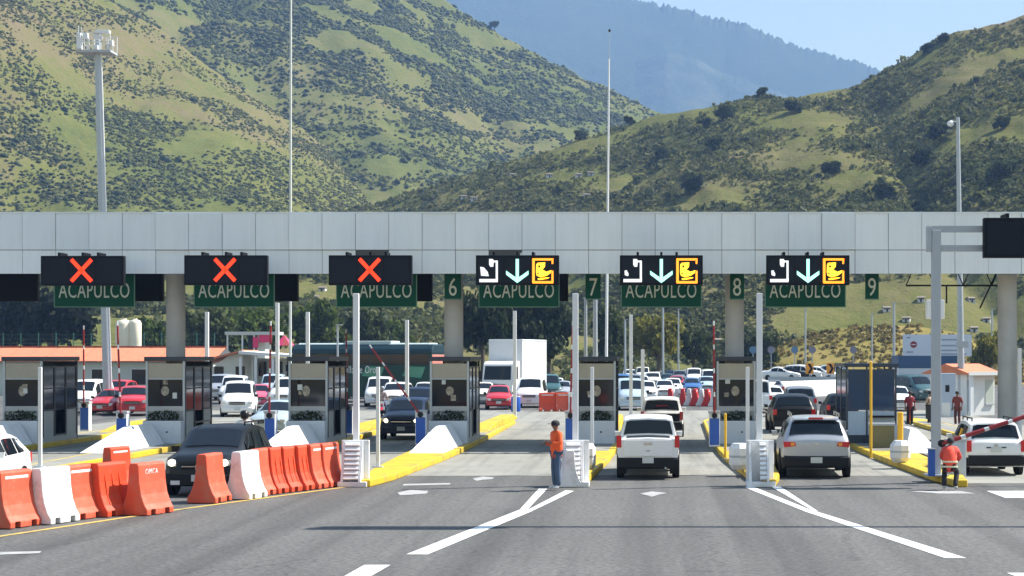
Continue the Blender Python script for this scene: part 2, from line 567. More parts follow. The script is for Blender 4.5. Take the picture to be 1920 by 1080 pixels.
# ------------------------------------------------------------------ hills
class Hill:
    def __init__(self, name, label, ridge, Dr, Df, m, px0, px1, nx, nt, rough, seed, z0=-1.0, power=1.0, fine=0.0, jag=0.0):
        self.px = np.linspace(px0, px1, nx)
        self.t = np.concatenate([np.linspace(0, 1, nt), [1.03, 1.07, 1.12, 1.2]])
        rp = np.array(ridge, float)
        py = np.interp(self.px, rp[:, 0], rp[:, 1])
        k = np.ones(3) / 3
        pp = np.pad(py, 1, mode='edge')
        py = np.convolve(pp, k, 'valid')
        Drv = np.interp(self.px, *zip(*Dr)) if isinstance(Dr, list) else np.full(nx, Dr)
        zr = CH + (PY - py) * Drv / F
        jg = np.random.default_rng(int(seed * 10)).normal(0, jag, nx) * Drv / F
        self.P = np.zeros((nx, len(self.t), 3))
        for i in range(nx):
            for j, t in enumerate(self.t):
                D = Df + (Drv[i] - Df) * min(t, 1) + (Drv[i] * (t - 1) * 0.9 if t > 1 else 0)
                X = (self.px[i] - PX) / F * D
                if t <= 1:
                    zz = z0 + (zr[i] - z0) * (t ** power)
                    env = math.sin(math.pi * min(1, t)) ** 0.7 if 0 < t < 1 else 0
                else:
                    zz = zr[i] * (1 - (t - 1) * 1.2)
                    env = 0.4
                q = Vector((X / (0.17 * Drv[i]), D / (0.30 * Drv[i]), seed))
                n1 = noise.fractal(q, 1.0, 2.1, 5)
                rg = 1 - abs(noise.noise(Vector((X / (0.11 * Drv[i]) + 0.25 * n1, D / (0.9 * Drv[i]), seed + 5)))) * 2
                zz += env * abs(zr[i]) * rough * (0.6 * n1 - 0.45 * max(0, rg) ** 2)
                if fine:
                    zz += fine * noise.fractal(Vector((X / 20, D / 20, seed)), 1.0, 2.0, 4) * min(1, 3 * t)
                if jag and t > 0.985:
                    zz += jg[i]
                self.P[i, j] = (X, D, zz)
        nxx, ntt = nx, len(self.t)
        vs = self.P.reshape(-1, 3)
        ii, jj = np.meshgrid(np.arange(nxx - 1), np.arange(ntt - 1), indexing='ij')
        a = (ii * ntt + jj).ravel()
        fs = np.stack([a, a + ntt, a + ntt + 1, a + 1], 1)
        me = bpy.data.meshes.new(name)
        me.from_pydata(vs.tolist(), [], fs.tolist())
        me.update()
        setsmooth(me, 60)
        self.o = link(name, me, m)
        self.o['kind'] = 'structure'
        self.o['label'] = label
        D = self.P[:, :, 1]
        self.ypix = PY - (self.P[:, :, 2] - CH) / D * F
        self.nt = nt

    def at(self, px, t):
        px = np.atleast_1d(np.asarray(px, float))
        t = np.atleast_1d(np.asarray(t, float))
        fi = np.clip((px - self.px[0]) / (self.px[1] - self.px[0]), 0, len(self.px) - 1.001)
        fj = np.clip(t * (self.nt - 1), 0, self.nt - 1.001)
        i, j = fi.astype(int), fj.astype(int)
        u, v = (fi - i)[:, None], (fj - j)[:, None]
        P = self.P
        return P[i, j] * (1 - u) * (1 - v) + P[i + 1, j] * u * (1 - v) + P[i, j + 1] * (1 - u) * v + P[i + 1, j + 1] * u * v

    def find(self, px, py):
        i = int(np.clip(round((px - self.px[0]) / (self.px[1] - self.px[0])), 0, len(self.px) - 1))
        col = self.ypix[i, :self.nt]
        j = int(np.argmin(np.abs(col - py)))
        return self.at(px, j / (self.nt - 1))[0]


GR, GR2 = (0.125, 0.135, 0.04), (0.17, 0.165, 0.055)
TAN, PINK, DK = (0.25, 0.20, 0.105), (0.24, 0.17, 0.11), (0.06, 0.075, 0.028)
M_HA = land_mat('green_hill_cover', [(0.34, (0.055, 0.072, 0.024)), (0.46, (0.082, 0.100, 0.030)), (0.57, (0.108, 0.120, 0.034)), (0.68, (0.138, 0.132, 0.046)), (0.82, (0.17, 0.135, 0.075))], 0.007, 0.10)
M_HB = land_mat('olive_hill_grass', [(0.34, (0.070, 0.084, 0.026)), (0.47, (0.100, 0.114, 0.030)), (0.60, (0.130, 0.132, 0.036)), (0.70, (0.155, 0.132, 0.056)), (0.82, (0.175, 0.132, 0.076))], 0.008, 0.12)
M_HC = land_mat('scrub_hill_cover', [(0.34, (0.065, 0.078, 0.024)), (0.48, (0.105, 0.115, 0.034)), (0.60, (0.135, 0.132, 0.045)), (0.74, (0.165, 0.138, 0.07)), (0.86, (0.19, 0.145, 0.09))], 0.014, 0.2)
M_MT = land_mat('far_forest_cover', [(0.40, (0.035, 0.055, 0.03)), (0.60, (0.05, 0.07, 0.035)), (0.75, (0.07, 0.085, 0.045))], 0.0016, 0.01, dist=20)
M_MT2 = land_mat('far_pale_cover', [(0.40, (0.03, 0.05, 0.03)), (0.55, (0.055, 0.075, 0.045)), (0.72, (0.10, 0.11, 0.07))], 0.004, 0.02, dist=15)  # paler vegetation, with the sunlight on this ridge put into the colour
M_MND = land_mat('golden_mound_grass', [(0.36, (0.11, 0.11, 0.032)), (0.50, (0.19, 0.165, 0.05)), (0.64, (0.26, 0.20, 0.075)), (0.8, (0.25, 0.16, 0.08))], 0.05, 0.5, dist=0.6)


def serr(ridge, amp, step, seed):
    rp = np.array(ridge, float)
    xs = np.arange(rp[0, 0], rp[-1, 0], step)
    ys = np.interp(xs, rp[:, 0], rp[:, 1])
    r = np.random.default_rng(seed)
    ys = ys + r.normal(0, amp, len(xs))
    return list(zip(xs, ys))


mt1 = Hill('mountain', 'distant blue forested mountain ridge', [(300, -190), (840, -70), (1000, -45), (1200, 0), (1270, 15), (1400, 47), (1500, 88), (1600, 114), (1650, 132), (1720, 172), (1900, 270), (2300, 420)],
           4000, 2700, M_MT, 300, 2300, 560, 40, 0.12, 3.3, z0=-6, jag=3.0)
mt2 = Hill('mountain', 'pale sunlit ridge in front of the blue mountain', [(700, 330), (1000, 255), (1080, 205), (1130, 165), (1190, 118), (1250, 98), (1300, 108), (1350, 135), (1400, 150), (1480, 180), (1600, 215), (1800, 300)],
           3700, 2700, M_MT2, 700, 1800, 320, 40, 0.2, 7.7, z0=-6, jag=1.2)
hA = Hill('hill', 'steep green hill dotted with shrubs, upper left', [(-900, -420), (-300, -300), (0, -230), (400, -160), (700, -65), (830, 0), (960, 75), (1100, 147), (1240, 214), (1400, 290), (1700, 420)],
          1150, 560, M_HA, -900, 1700, 260, 90, 0.17, 1.1, fine=2.5)
hB = Hill('hill', 'olive grass spur of the hill on the left', [(-1000, -420), (-300, -230), (0, -120), (200, -5), (330, 78), (450, 165), (560, 240), (640, 300), (700, 355), (760, 415), (900, 540), (1100, 640)],
          800, 420, M_HB, -1000, 1100, 260, 90, 0.16, 2.4, fine=2.0)
hC = Hill('hill', 'scrub covered hill on the right', [(380, 520), (560, 440), (640, 398), (750, 368), (900, 325), (1050, 277), (1150, 242), (1240, 209), (1400, 190), (1500, 179), (1600, 164), (1650, 134), (1720, 100), (1800, 62), (1860, 45), (1920, 25), (2100, -40), (2500, -190), (3000, -300)],
          560, 290, M_HC, 380, 3000, 320, 100, 0.17, 4.2, fine=1.6)
hL = Hill('hill', 'low wooded slope behind the left buildings', [(-1000, 560), (-200, 500), (0, 500), (300, 505), (500, 500), (700, 515), (900, 540), (1100, 580), (1300, 640)],
          380, 250, M_HC, -1000, 1300, 120, 30, 0.10, 9.2)
mnd = Hill('grass_mound', 'low golden grass mound beyond the far road', [(1290, 700), (1400, 688), (1455, 652), (1520, 628), (1600, 612), (1700, 610), (1790, 622), (1850, 650), (1950, 690), (2050, 700)],
           262, 222, M_MND, 1290, 2050, 90, 24, 0.05, 6.1, z0=-0.8)

# ------------------------------------------------------------------ ground cover on the hills
ICO_V = []
for s1 in (-1, 1):
    for s2 in (-1, 1):
        ph = (1 + 5 ** 0.5) / 2
        ICO_V += [(0, s1, s2 * ph), (s1, s2 * ph, 0), (s2 * ph, 0, s1)]
ICO_V = np.array(ICO_V) / math.sqrt(1 + ((1 + 5 ** 0.5) / 2) ** 2)
_bm = bmesh.new()
for v in ICO_V:
    _bm.verts.new(v)
bmesh.ops.convex_hull(_bm, input=_bm.verts)
_bm.verts.ensure_lookup_table()
_bm.verts.index_update()
ICO_F = np.array([[v.index for v in f.verts] for f in _bm.faces])
ICO_V = np.array([v.co[:] for v in _bm.verts])
_bm.free()


def np_mesh(name, V, Fc):
    me = bpy.data.meshes.new(name)
    n = Fc.shape[1]
    me.vertices.add(len(V))
    me.vertices.foreach_set('co', V.astype(np.float32).ravel())
    me.loops.add(Fc.size)
    me.loops.foreach_set('vertex_index', Fc.astype(np.int32).ravel())
    me.polygons.add(len(Fc))
    me.polygons.foreach_set('loop_start', np.arange(0, Fc.size, n, dtype=np.int32))
    me.update(calc_edges=True)
    return me


def shrubs(name, label, pos, size, m, squash=0.75):
    n = len(pos)
    jit = 1 + RNG.normal(0, 0.32, (n, 12, 1))
    sc = size[:, None, None] * np.array([1, 1, squash])[None, None, :]
    V = ICO_V[None] * jit * sc + pos[:, None, :]
    V[:, :, 2] += (size * 0.3)[:, None]
    Fc = (ICO_F[None] + (np.arange(n) * 12)[:, None, None]).reshape(-1, 3)
    o = link(name, np_mesh(name, V.reshape(-1, 3), Fc), m)
    o['kind'] = 'stuff'
    o['label'] = label
    o['category'] = 'shrubs'
    return o


def leafclumps(name, label, pos, size, m, nq=46, leaf=0.30):
    n = len(pos)
    d = RNG.normal(0, 1, (n, nq, 3))
    d /= np.linalg.norm(d, axis=2, keepdims=True)
    d[:, :, 2] = np.abs(d[:, :, 2]) * 1.15 - 0.25
    r = RNG.uniform(0.55, 1.08, (n, nq, 1))
    c = pos[:, None, :] + d * r * size[:, None, None] + np.array([0, 0, 0.25]) * size[:, None, None]
    a = RNG.normal(0, 1, (n, nq, 3))
    a /= np.linalg.norm(a, axis=2, keepdims=True)
    b = np.cross(a, d + RNG.normal(0, .5, d.shape))
    b /= np.linalg.norm(b, axis=2, keepdims=True) + 1e-9
    h = size[:, None, None] * leaf * RNG.uniform(0.7, 1.4, (n, nq, 1))
    V = np.stack([c - a * h - b * h, c + a * h - b * h, c + a * h + b * h * .8, c - a * h + b * h * .8], 2).reshape(-1, 3)
    Fc = np.arange(len(V)).reshape(-1, 4)
    o = link(name, np_mesh(name, V, Fc), m)
    if label:
        o['kind'] = 'stuff'
        o['label'] = label
        o['category'] = 'shrubs'
    return o


def gauss(px, py, cx, cy, rx, ry):
    return np.exp(-((px - cx) / rx) ** 2 - ((py - cy) / ry) ** 2)


def scatter(h, n, dens, px0, px1, t0=0.03, t1=1.0):
    px = RNG.uniform(px0, px1, n)
    t = RNG.uniform(t0, t1, n) ** 0.8
    P = h.at(px, t)
    py = PY - (P[:, 2] - CH) / P[:, 1] * F
    nz = np.array([noise.noise(Vector((p[0] / 26, p[1] / 26, p[2] / 26))) for p in P])
    d = np.clip(dens(px, py) * (0.5 + 1.5 * nz), 0, 1)
    k = RNG.uniform(0, 1, n) < d
    return P[k], px[k], py[k]


M_SH1 = leaf_mat('dark_shrub_leaves', (0.040, 0.056, 0.018), (0.098, 0.115, 0.036))
M_SH3 = leaf_mat('scrub_leaves', (0.045, 0.058, 0.020), (0.125, 0.135, 0.042))
M_SH4 = leaf_mat('pale_scrub_leaves', (0.075, 0.090, 0.028), (0.175, 0.175, 0.055))
M_SH2 = leaf_mat('mid_shrub_leaves', (0.060, 0.076, 0.022), (0.145, 0.15, 0.045))
P, _, _ = scatter(hA, 60000, lambda x, y: 0.95 * gauss(x, y, 620, 40, 330, 120) + 0.55 * gauss(x, y, 300, 20, 160, 60) + 0.5 * gauss(x, y, 1000, 200, 160, 70) + 0.14, -300, 1300, 0.25, 1)
shrubs('hillside_shrubs', 'dark shrubs dotting the upper green hill', P, np.clip(RNG.lognormal(-.25, .38, len(P)), .3, 2.2), M_SH1)
P, _, _ = scatter(hA, 40000, lambda x, y: 0.7 * gauss(x, y, 620, 60, 380, 150) + 0.3, -300, 1300, 0.25, 1)
shrubs('hillside_shrubs', 'mid green bushes on the upper green hill', P, np.clip(RNG.lognormal(-.2, .4, len(P)), .3, 2.4), M_SH2)
P, _, _ = scatter(hB, 34000, lambda x, y: 1.0 * gauss(x, y, 150, 330, 190, 90) + 0.55 * gauss(x, y, 40, 200, 90, 60) + 0.35 * gauss(x, y, 430, 330, 110, 80) + 0.05, -400, 800, 0.1, 1)
shrubs('hillside_shrubs', 'dark shrubs dotting the olive spur', P, np.clip(RNG.lognormal(-.62, .38, len(P)), .2, 1.5), M_SH1)
P, _, _ = scatter(hB, 30000, lambda x, y: 0.35 + 0 * x, -400, 800, 0.1, 1)
shrubs('hillside_shrubs', 'green tussocks on the olive spur', P, RNG.uniform(0.3, 1.0, len(P)), M_SH4, 0.5)
P, _, _ = scatter(hC, 26000, lambda x, y: 0.40 + 0.30 * gauss(x, y, 1400, 420, 500, 120), 500, 2300, 0.0, 1)
leafclumps('hillside_scrub', 'dark scrub covering the right hill', P, np.clip(RNG.lognormal(-.5, .5, len(P)), .2, 2.0), M_SH3, 20, 0.26)
P, _, _ = scatter(hC, 34000, lambda x, y: 0.42 + 0 * x, 500, 2300, 0.0, 1)
leafclumps('hillside_scrub', 'mid green scrub covering the right hill', P, np.clip(RNG.lognormal(-.5, .4, len(P)), .2, 1.6), M_SH4, 16, 0.28)
P, _, _ = scatter(hC, 14000, lambda x, y: 0.55 + 0 * x, 600, 2100, 0.0, 0.36)
leafclumps('hillside_scrub', 'dense scrub at the foot of the right hill', P, RNG.uniform(0.4, 1.3, len(P)), M_SH3, 24, 0.24)
P, _, _ = scatter(hC, 60000, lambda x, y: 0.9 + 0 * x, 500, 2200, 0.0, 1)
leafclumps('hillside_tussocks', 'pale grass tussocks between the scrub of the right hill', P, RNG.uniform(0.2, 0.55, len(P)), leaf_mat('pale_tussock', (.085, .092, .03), (.19, .175, .07)), 6, 0.45)
P, _, _ = scatter(hB, 42000, lambda x, y: 0.8 + 0 * x, -300, 800, 0.1, 1)
leafclumps('hillside_tussocks', 'grass tussocks on the olive spur', P, RNG.uniform(0.25, 0.7, len(P)), leaf_mat('olive_tussock', (.078, .092, .024), (.17, .165, .05)), 5, 0.5)
P, _, _ = scatter(hA, 42000, lambda x, y: 0.8 + 0 * x, -200, 1300, 0.25, 1)
leafclumps('hillside_tussocks', 'grass tussocks on the upper green hill', P, RNG.uniform(0.35, 1.0, len(P)), leaf_mat('green_tussock', (.065, .084, .024), (.15, .155, .045)), 5, 0.5)
P, _, _ = scatter(mnd, 5000, lambda x, y: 0.5 + 0 * x, 1400, 1950, 0.0, 1)
leafclumps('mound_tussocks', 'dry grass tussocks on the golden mound', P, RNG.uniform(0.15, 0.5, len(P)), leaf_mat('dry_tussock', (.12, .105, .03), (.28, .215, .08)), 12, 0.4)
P, _, _ = scatter(hL, 3600, lambda x, y: 0.75 + 0 * x, -300, 1250, 0.0, 1)
leafclumps('hillside_scrub', 'dark scrub on the low left slope', P, RNG.uniform(0.7, 2.0, len(P)), M_SH3, 34, 0.2)
P, _, _ = scatter(hL, 3000, lambda x, y: 0.6 + 0 * x, -300, 1250, 0.0, 1)
leafclumps('hillside_scrub', 'mid green scrub on the low left slope', P, RNG.uniform(0.6, 1.7, len(P)), M_SH4, 30, 0.2)

# haze: pale air filling the whole valley
hz = MB().box(-3000, 3000, -500, 5000, -8, 1080)
hm = bpy.data.materials.new('valley_haze')
hm.use_nodes = True
hn = hm.node_tree
hn.nodes.clear()
ho = hn.nodes.new('ShaderNodeOutputMaterial')
hv = hn.nodes.new('ShaderNodeVolumePrincipled')
hv.inputs['Color'].default_value = (0.32, 0.54, 1.0, 1)
hv.inputs['Density'].default_value = 0.00021
hv.inputs['Anisotropy'].default_value = 0.0
hn.links.new(hv.outputs['Volume'], ho.inputs['Volume'])
ho_ = obj('haze', hz, hm)
ho_['kind'] = 'stuff'
ho_['label'] = 'pale blue haze filling the valley'

# ================================================================== TOLL PLAZA
BX = [-23.3, -18.05, -12.8, -7.6, -2.2, 2.95, 7.95, 13.15]   # island centre lines
YB = 66.7                                                     # booth fronts / canopy face


def text_mesh(body, size, ext=0.01, font_scale_x=1.0):
    cu = bpy.data.curves.new('lettering', 'FONT')
    cu.body = body
    cu.size = size
    cu.extrude = ext
    cu.align_x = 'CENTER'
    cu.align_y = 'CENTER'
    cu.space_character = 1.08
    cu.resolution_u = 3
    o = bpy.data.objects.new('lettering', cu)
    C.objects.link(o)
    dg = bpy.context.evaluated_depsgraph_get()
    me = bpy.data.meshes.new_from_object(o.evaluated_get(dg))
    bpy.data.objects.remove(o)
    for v in me.vertices:
        x, y, z = v.co
        v.co = (x * font_scale_x, -z, y)
    me.materials.clear()
    return me


# ------------------------------------------------------------------ islands
for i, x in enumerate(BX):
    w = [(-0.16, 47.2), (0.16, 47.2), (0.42, 49.5), (0.72, 58), (0.80, 63), (0.80, 74), (0.62, 90), (0.12, 94.5),
         (-0.12, 94.5), (-0.62, 90), (-0.80, 74), (-0.80, 63), (-0.72, 58), (-0.42, 49.5)]
    k = MB().prism([(x + a, b) for a, b in w], 'z', 0.001, 0.19)
    isl = struct('toll_island', k, M_YELLOW, 'yellow painted kerb island between toll lanes', bevel=0.03)
    tp = MB().prism([(x + a * 0.8, b) for a, b in ([(-0.4, 50.5), (0.4, 50.5), (.72, 58)] if i < 3 else [(-0.72, 61.5), (0.72, 61.5)]) + [(0.8, 66), (0.8, 74), (0.62, 89), (-0.62, 89), (-0.8, 74), (-0.8, 66)] + ([(-.72, 58)] if i < 3 else [])], 'z', 0.15, 0.194)
    obj('island_paving', tp, M_CONC, isl)

# ------------------------------------------------------------------ canopy
can = thing('toll_canopy', 'long flat toll plaza canopy clad in pale grey metal panels on round columns', 'canopy', (0, YB, 0))
X0, X1 = -33.3, 24.0
PWD = 1.225
fz0, fzm, fz1 = 6.43, 7.30, 8.66
bk = MB().box(X0, X1, 0.03, 0.30, fz0 + 0.01, fz1 - 0.01)
obj('fascia_backing', bk, M_JOINT, can)
obj('roof_slab', MB().box(X0, X1, 0.301, 9.2, 7.75, 8.45), M_PANEL2, can)
obj('fascia_coping', MB().box(X0, X1, -0.03, 0.36, fz1 - 0.009, fz1 + 0.04), M_PANEL2, can)
up = MB().box(-PWD / 2 + .008, PWD / 2 - .008, -0.02, 0.029, fzm + .012, fz1 - .012).mesh('fascia_panel')
lo = MB().box(-PWD / 2 + .008, PWD / 2 - .008, 0.0, 0.029, fz0, fzm - .012).mesh('fascia_panel')
nP = int((X1 - X0) / PWD)
off = gx(104, 51.0)
for i in range(-8, 40):
    xc = off + (i + 0.5) * PWD
    if xc < X0 + .6 or xc > X1 - .6:
        continue
    for me in (up, lo):
        o = link('fascia_panel', me, M_PANEL if random.random() < .6 else M_PANEL2, can, (xc, 0, 0))
        o.rotation_euler = (R(random.uniform(-.25, .25)), 0, R(random.uniform(-.2, .2)))
for i in (1, 3, 5, 7):
    c = MB().lathe([(0.36, 0.19), (0.355, 3.0), (0.35, 7.75)], 28, (BX[i] + (0.0 if i < 7 else 0.05), 1.45, 0))
    obj('column', c, M_COL, can, smooth=40)
    obj('column_collar', MB().lathe([(0.39, 6.40), (0.39, 6.55)], 24, (BX[i] + (0.0 if i < 7 else .05), 1.45, 0)), M_GSTEEL, can, smooth=40)
dp = MB().cyl((13.55, 0.9, 0.19), (13.55, 0.9, 3.7), 0.085, n=12)
obj('downpipe', dp, M_WSTEEL, can, smooth=40)
dp = MB().cyl((14.05, 1.0, 0.19), (14.05, 1.0, 4.0), 0.085, n=12)
obj('downpipe', dp, M_WSTEEL, can, smooth=40)

# ------------------------------------------------------------------ lane LED signs
LW, LH = 2.98, 1.07
LY = F / 52.3
def poly(mb, pts, y0=-0.02, y1=0.0):
    n = len(pts)
    vs = [(a, y0, b) for a, b in pts] + [(a, y1, b) for a, b in pts]
    mb.add(vs, [tuple(range(n)), tuple(range(n, 2 * n))[::-1]] + [(i, n + i, n + (i + 1) % n, (i + 1) % n) for i in range(n)])


def seg(mb, a, b, w, ext=0.0):
    a, b = Vector(a), Vector(b)
    d = (b - a).normalized()
    a, b = a - d * ext, b + d * ext
    n = Vector((-d.y, d.x)) * w / 2
    poly(mb, [tuple(a + n), tuple(b + n), tuple(b - n), tuple(a - n)])


def led_housing(t, w=LW, h=LH, mods=True):
    obj('housing', MB().box(-w / 2, w / 2, 0.0, 0.28, -h / 2, h / 2), M_BLACK, t, bevel=0.02)
    if mods:
        mw = (w - 0.24) / 3
        for k in range(3):
            x = (k - 1) * (mw + 0.04)
            obj('led_module', MB().box(x - mw / 2, x + mw / 2, -0.006, 0.004, -h / 2 + .09, h / 2 - .09), M_LEDF, t)
    for x in (-0.85, 0.0, 0.55):
        obj('bracket', MB().box(x - .04, x + .04, 0.05, 0.9, h / 2, h / 2 + .12), M_BLACK, t)


def arrow_glyph(t, x=0.0):
    a = MB()
    poly(a, [(x - .055, -.30), (x + .055, -.30), (x + .055, .40), (x - .055, .40)])
    obj('arrow_shaft', a, M_CYAN_LED, t, loc=(0, -.012, 0))
    a = MB()
    poly(a, [(x, -.46), (x + .40, -.16), (x + .40, -.02), (x, -.30), (x - .40, -.02), (x - .40, -.16)])
    obj('arrow_head', a, M_CYAN_LED, t, loc=(0, -.016, 0))


labs = ['lane sign with a red cross, leftmost of the three crossed signs', 'lane sign with a red cross, middle of the three crossed signs',
        'lane sign with a red cross, rightmost of the three crossed signs',
        'lit lane sign with arrow and large white fan, right of number six',
        'lit lane sign with arrow between the green numbers seven and eight', 'lit lane sign with arrow between the green numbers eight and nine']
for i, px in enumerate((154, 423, 694, 970, 1240, 1515)):
    t = thing('lane_signal', labs[i], 'lane sign', (gx(px, 52.3), LY, gz(506.5 if i else 507.5, 52.3)), 0, 'electronic lane signs on the canopy')
    led_housing(t)
    if i < 3:
        a = MB()
        ax = -0.02
        seg(a, (ax - .36, -.38), (ax + .36, .40), .13)
        seg(a, (ax - .36, .40), (ax + .36, -.38), .13)
        o = obj('cross', a, M_RED_LED, t, loc=(0, -.012, 0))
    else:
        arrow_glyph(t)
        a = MB()
        seg(a, (-1.36, -.375), (-.70, -.375), .115)
        seg(a, (-.735, -.375), (-.735, .34), .075)
        seg(a, (-.74, .31), (-.90, .31), .06)
        poly(a, [(-1.01, .40), (-.88, .40), (-.84, .34), (-.86, .12), (-.97, .12), (-1.01, .2)])
        if i == 3:
            poly(a, [(-1.33, .12), (-1.2, .10), (-1.06, -.06), (-1.02, -.22), (-1.30, -.20)], -.018, -.002)
        else:
            poly(a, [(-1.32, -.02), (-1.24, .0), (-1.17, -.14), (-1.19, -.22), (-1.31, -.18)], -.018, -.002)
        obj('reader_icon', a, M_WHITE_LED, t, loc=(0, -.012, 0))
        a = MB()
        seg(a, (.58, -.45), (.58, .40), .09)
        seg(a, (.55, .385), (1.29, .385), .075)
        seg(a, (.55, -.435), (1.29, -.435), .085)
        seg(a, (1.26, -.44), (1.26, -.02), .07)
        seg(a, (1.26, .22), (1.26, .40), .06)
        obj('icon_frame', a, M_ORANGE_LED, t, loc=(0, -.012, 0))
        a = MB()
        poly(a, [(.68, .20), (.72, .26), (1.0, .28), (.99, .12), (.90, .02), (1.05, -.06), (1.22, .0), (1.20, -.10), (1.06, -.20), (.84, -.26), (.70, -.20), (.67, -.06)])
        poly(a, [(.72, -.30), (1.1, -.30), (1.16, -.26), (.9, -.34), (.75, -.35)], -.018, -.002)
        obj('hand_icon', a, M_YELLOW_LED, t, loc=(0, -.016, 0))
        a = MB()
        poly(a, [(.75, .17), (.82, .17), (.82, .09), (.75, .09)])
        poly(a, [(.72, -.09), (.77, -.09), (.77, -.15), (.72, -.15)])
        obj('icon_dot', a, M_LEDF, t, loc=(0, -.022, 0))
# reverse-side signs hanging at the far side of the lanes
for i, px in enumerate((70, 305, 558, 810, 1065)):
    s = 48.4
    t = thing('lane_signal', ['plain black back of a lane sign at the left edge', 'plain black back of a lane sign left of the first column',
                              'plain black back of a lane sign right of the second green town sign', 'plain black back of a lane sign left of the green number six',
                              'plain black back of a lane sign just left of the green number seven'][i], 'lane sign', (gx(px, s) - LW / 2, gy(s), gz(539, s)), 0, 'backs of electronic lane signs')
    led_housing(t, mods=False)
    obj('hanger', MB().box(-.9, -.82, .05, .15, .5, 2.03).box(.82, .9, .05, .15, .5, 2.03), M_BLACK, t)

# ------------------------------------------------------------------ green signs
M_GEDGE = mat('pale_green_sign_edge', (0.10, 0.20, 0.14), rough=0.6)
aca = text_mesh('ACAPULCO', 0.80, 0.008, 0.62)
aw = max(v.co.x for v in aca.vertices) - min(v.co.x for v in aca.vertices)
for v in aca.vertices:
    v.co.x *= 2.62 / aw
wh = ['first from the left, under a red cross', 'second from the left, under a red cross', 'third from the left, under a red cross',
      'fourth from the left, beside the number six', 'between the numbers seven and eight', 'rightmost of the six']
for i, px in enumerate((177, 439, 706, 973, 1240, 1510)):
    s = 51.2
    t = thing('town_sign', 'green hanging sign reading ACAPULCO, ' + wh[i], 'sign', (gx(px, F / (gy(s) + .75)), gy(s) + .75, 0), 0, 'green town signs over the lanes')
    obj('sign_board', MB().box(-1.5, 1.5, 0, .05, 5.2, 6.42), M_GREEN, t)
    e = MB()
    e.prism([(-1.5, 5.2), (1.5, 5.2), (1.5, 6.42), (1.465, 6.42), (1.465, 5.235), (-1.465, 5.235), (-1.465, 6.42), (-1.5, 6.42)], 'y', -.008, 0)
    obj('sign_border', e, M_GEDGE, t)
    link('lettering', aca, M_GTXT, t, (0, -.01, 5.80))
    obj('hanger', MB().box(-1.1, -1.04, .06, .12, 5.4, 7.74).box(1.04, 1.1, .06, .12, 5.4, 7.74), M_GSTEEL, t)
for ch, px, w in (('6', 849, .62), ('7', 1112, .56), ('8', 1382, .52), ('9', 1635, .50)):
    s = 50.5
    t = thing('lane_number_sign', 'narrow green sign with the lane number ' + {'6': 'six', '7': 'seven', '8': 'eight', '9': 'nine'}[ch], 'sign', (gx(px, s), gy(s), 0), 0, 'green lane number signs')
    obj('sign_board', MB().box(-w / 2, w / 2, 0, .05, gz(562, s), gz(512, s)), M_GREEN, t)
    link('lettering', text_mesh(ch, 0.95, 0.008, 0.72), M_GTXT, t, (0, -.012, gz(540, s)))
    obj('sign_border', MB().box(-w / 2, w / 2, -.008, 0, gz(562, s), gz(560, s)), M_GEDGE, t)
    obj('hanger', MB().box(-.03, .03, .06, .12, 5.5, 7.74), M_GSTEEL, t)

# ------------------------------------------------------------------ booths
LEAFB = leaf_mat('planter_leaves', (0.02, 0.035, 0.01), (0.055, 0.075, 0.02))


def tuft(n, sx, sy, sz, leaf, seed):
    r = np.random.default_rng(seed)
    c = r.uniform(-1, 1, (n, 3)) * np.array([sx, sy, sz])
    c[:, 2] = np.abs(c[:, 2]) * (1 - 0.6 * (c[:, 0] / sx) ** 2 * r.uniform(0, 1, n))
    a = r.normal(0, 1, (n, 3)); a /= np.linalg.norm(a, axis=1, keepdims=True)
    b = np.cross(a, r.normal(0, 1, (n, 3))); b /= np.linalg.norm(b, axis=1, keepdims=True)
    V = np.stack([c - a * leaf, c - b * leaf * .4, c + a * leaf, c + b * leaf * .4], 1).reshape(-1, 3)
    return np_mesh('foliage', V, np.arange(len(V)).reshape(-1, 4))


tufts = [tuft(260, .55, .16, .34, .07, k) for k in range(3)]
BD, BW, ZT = 4.1, 1.42, 3.16


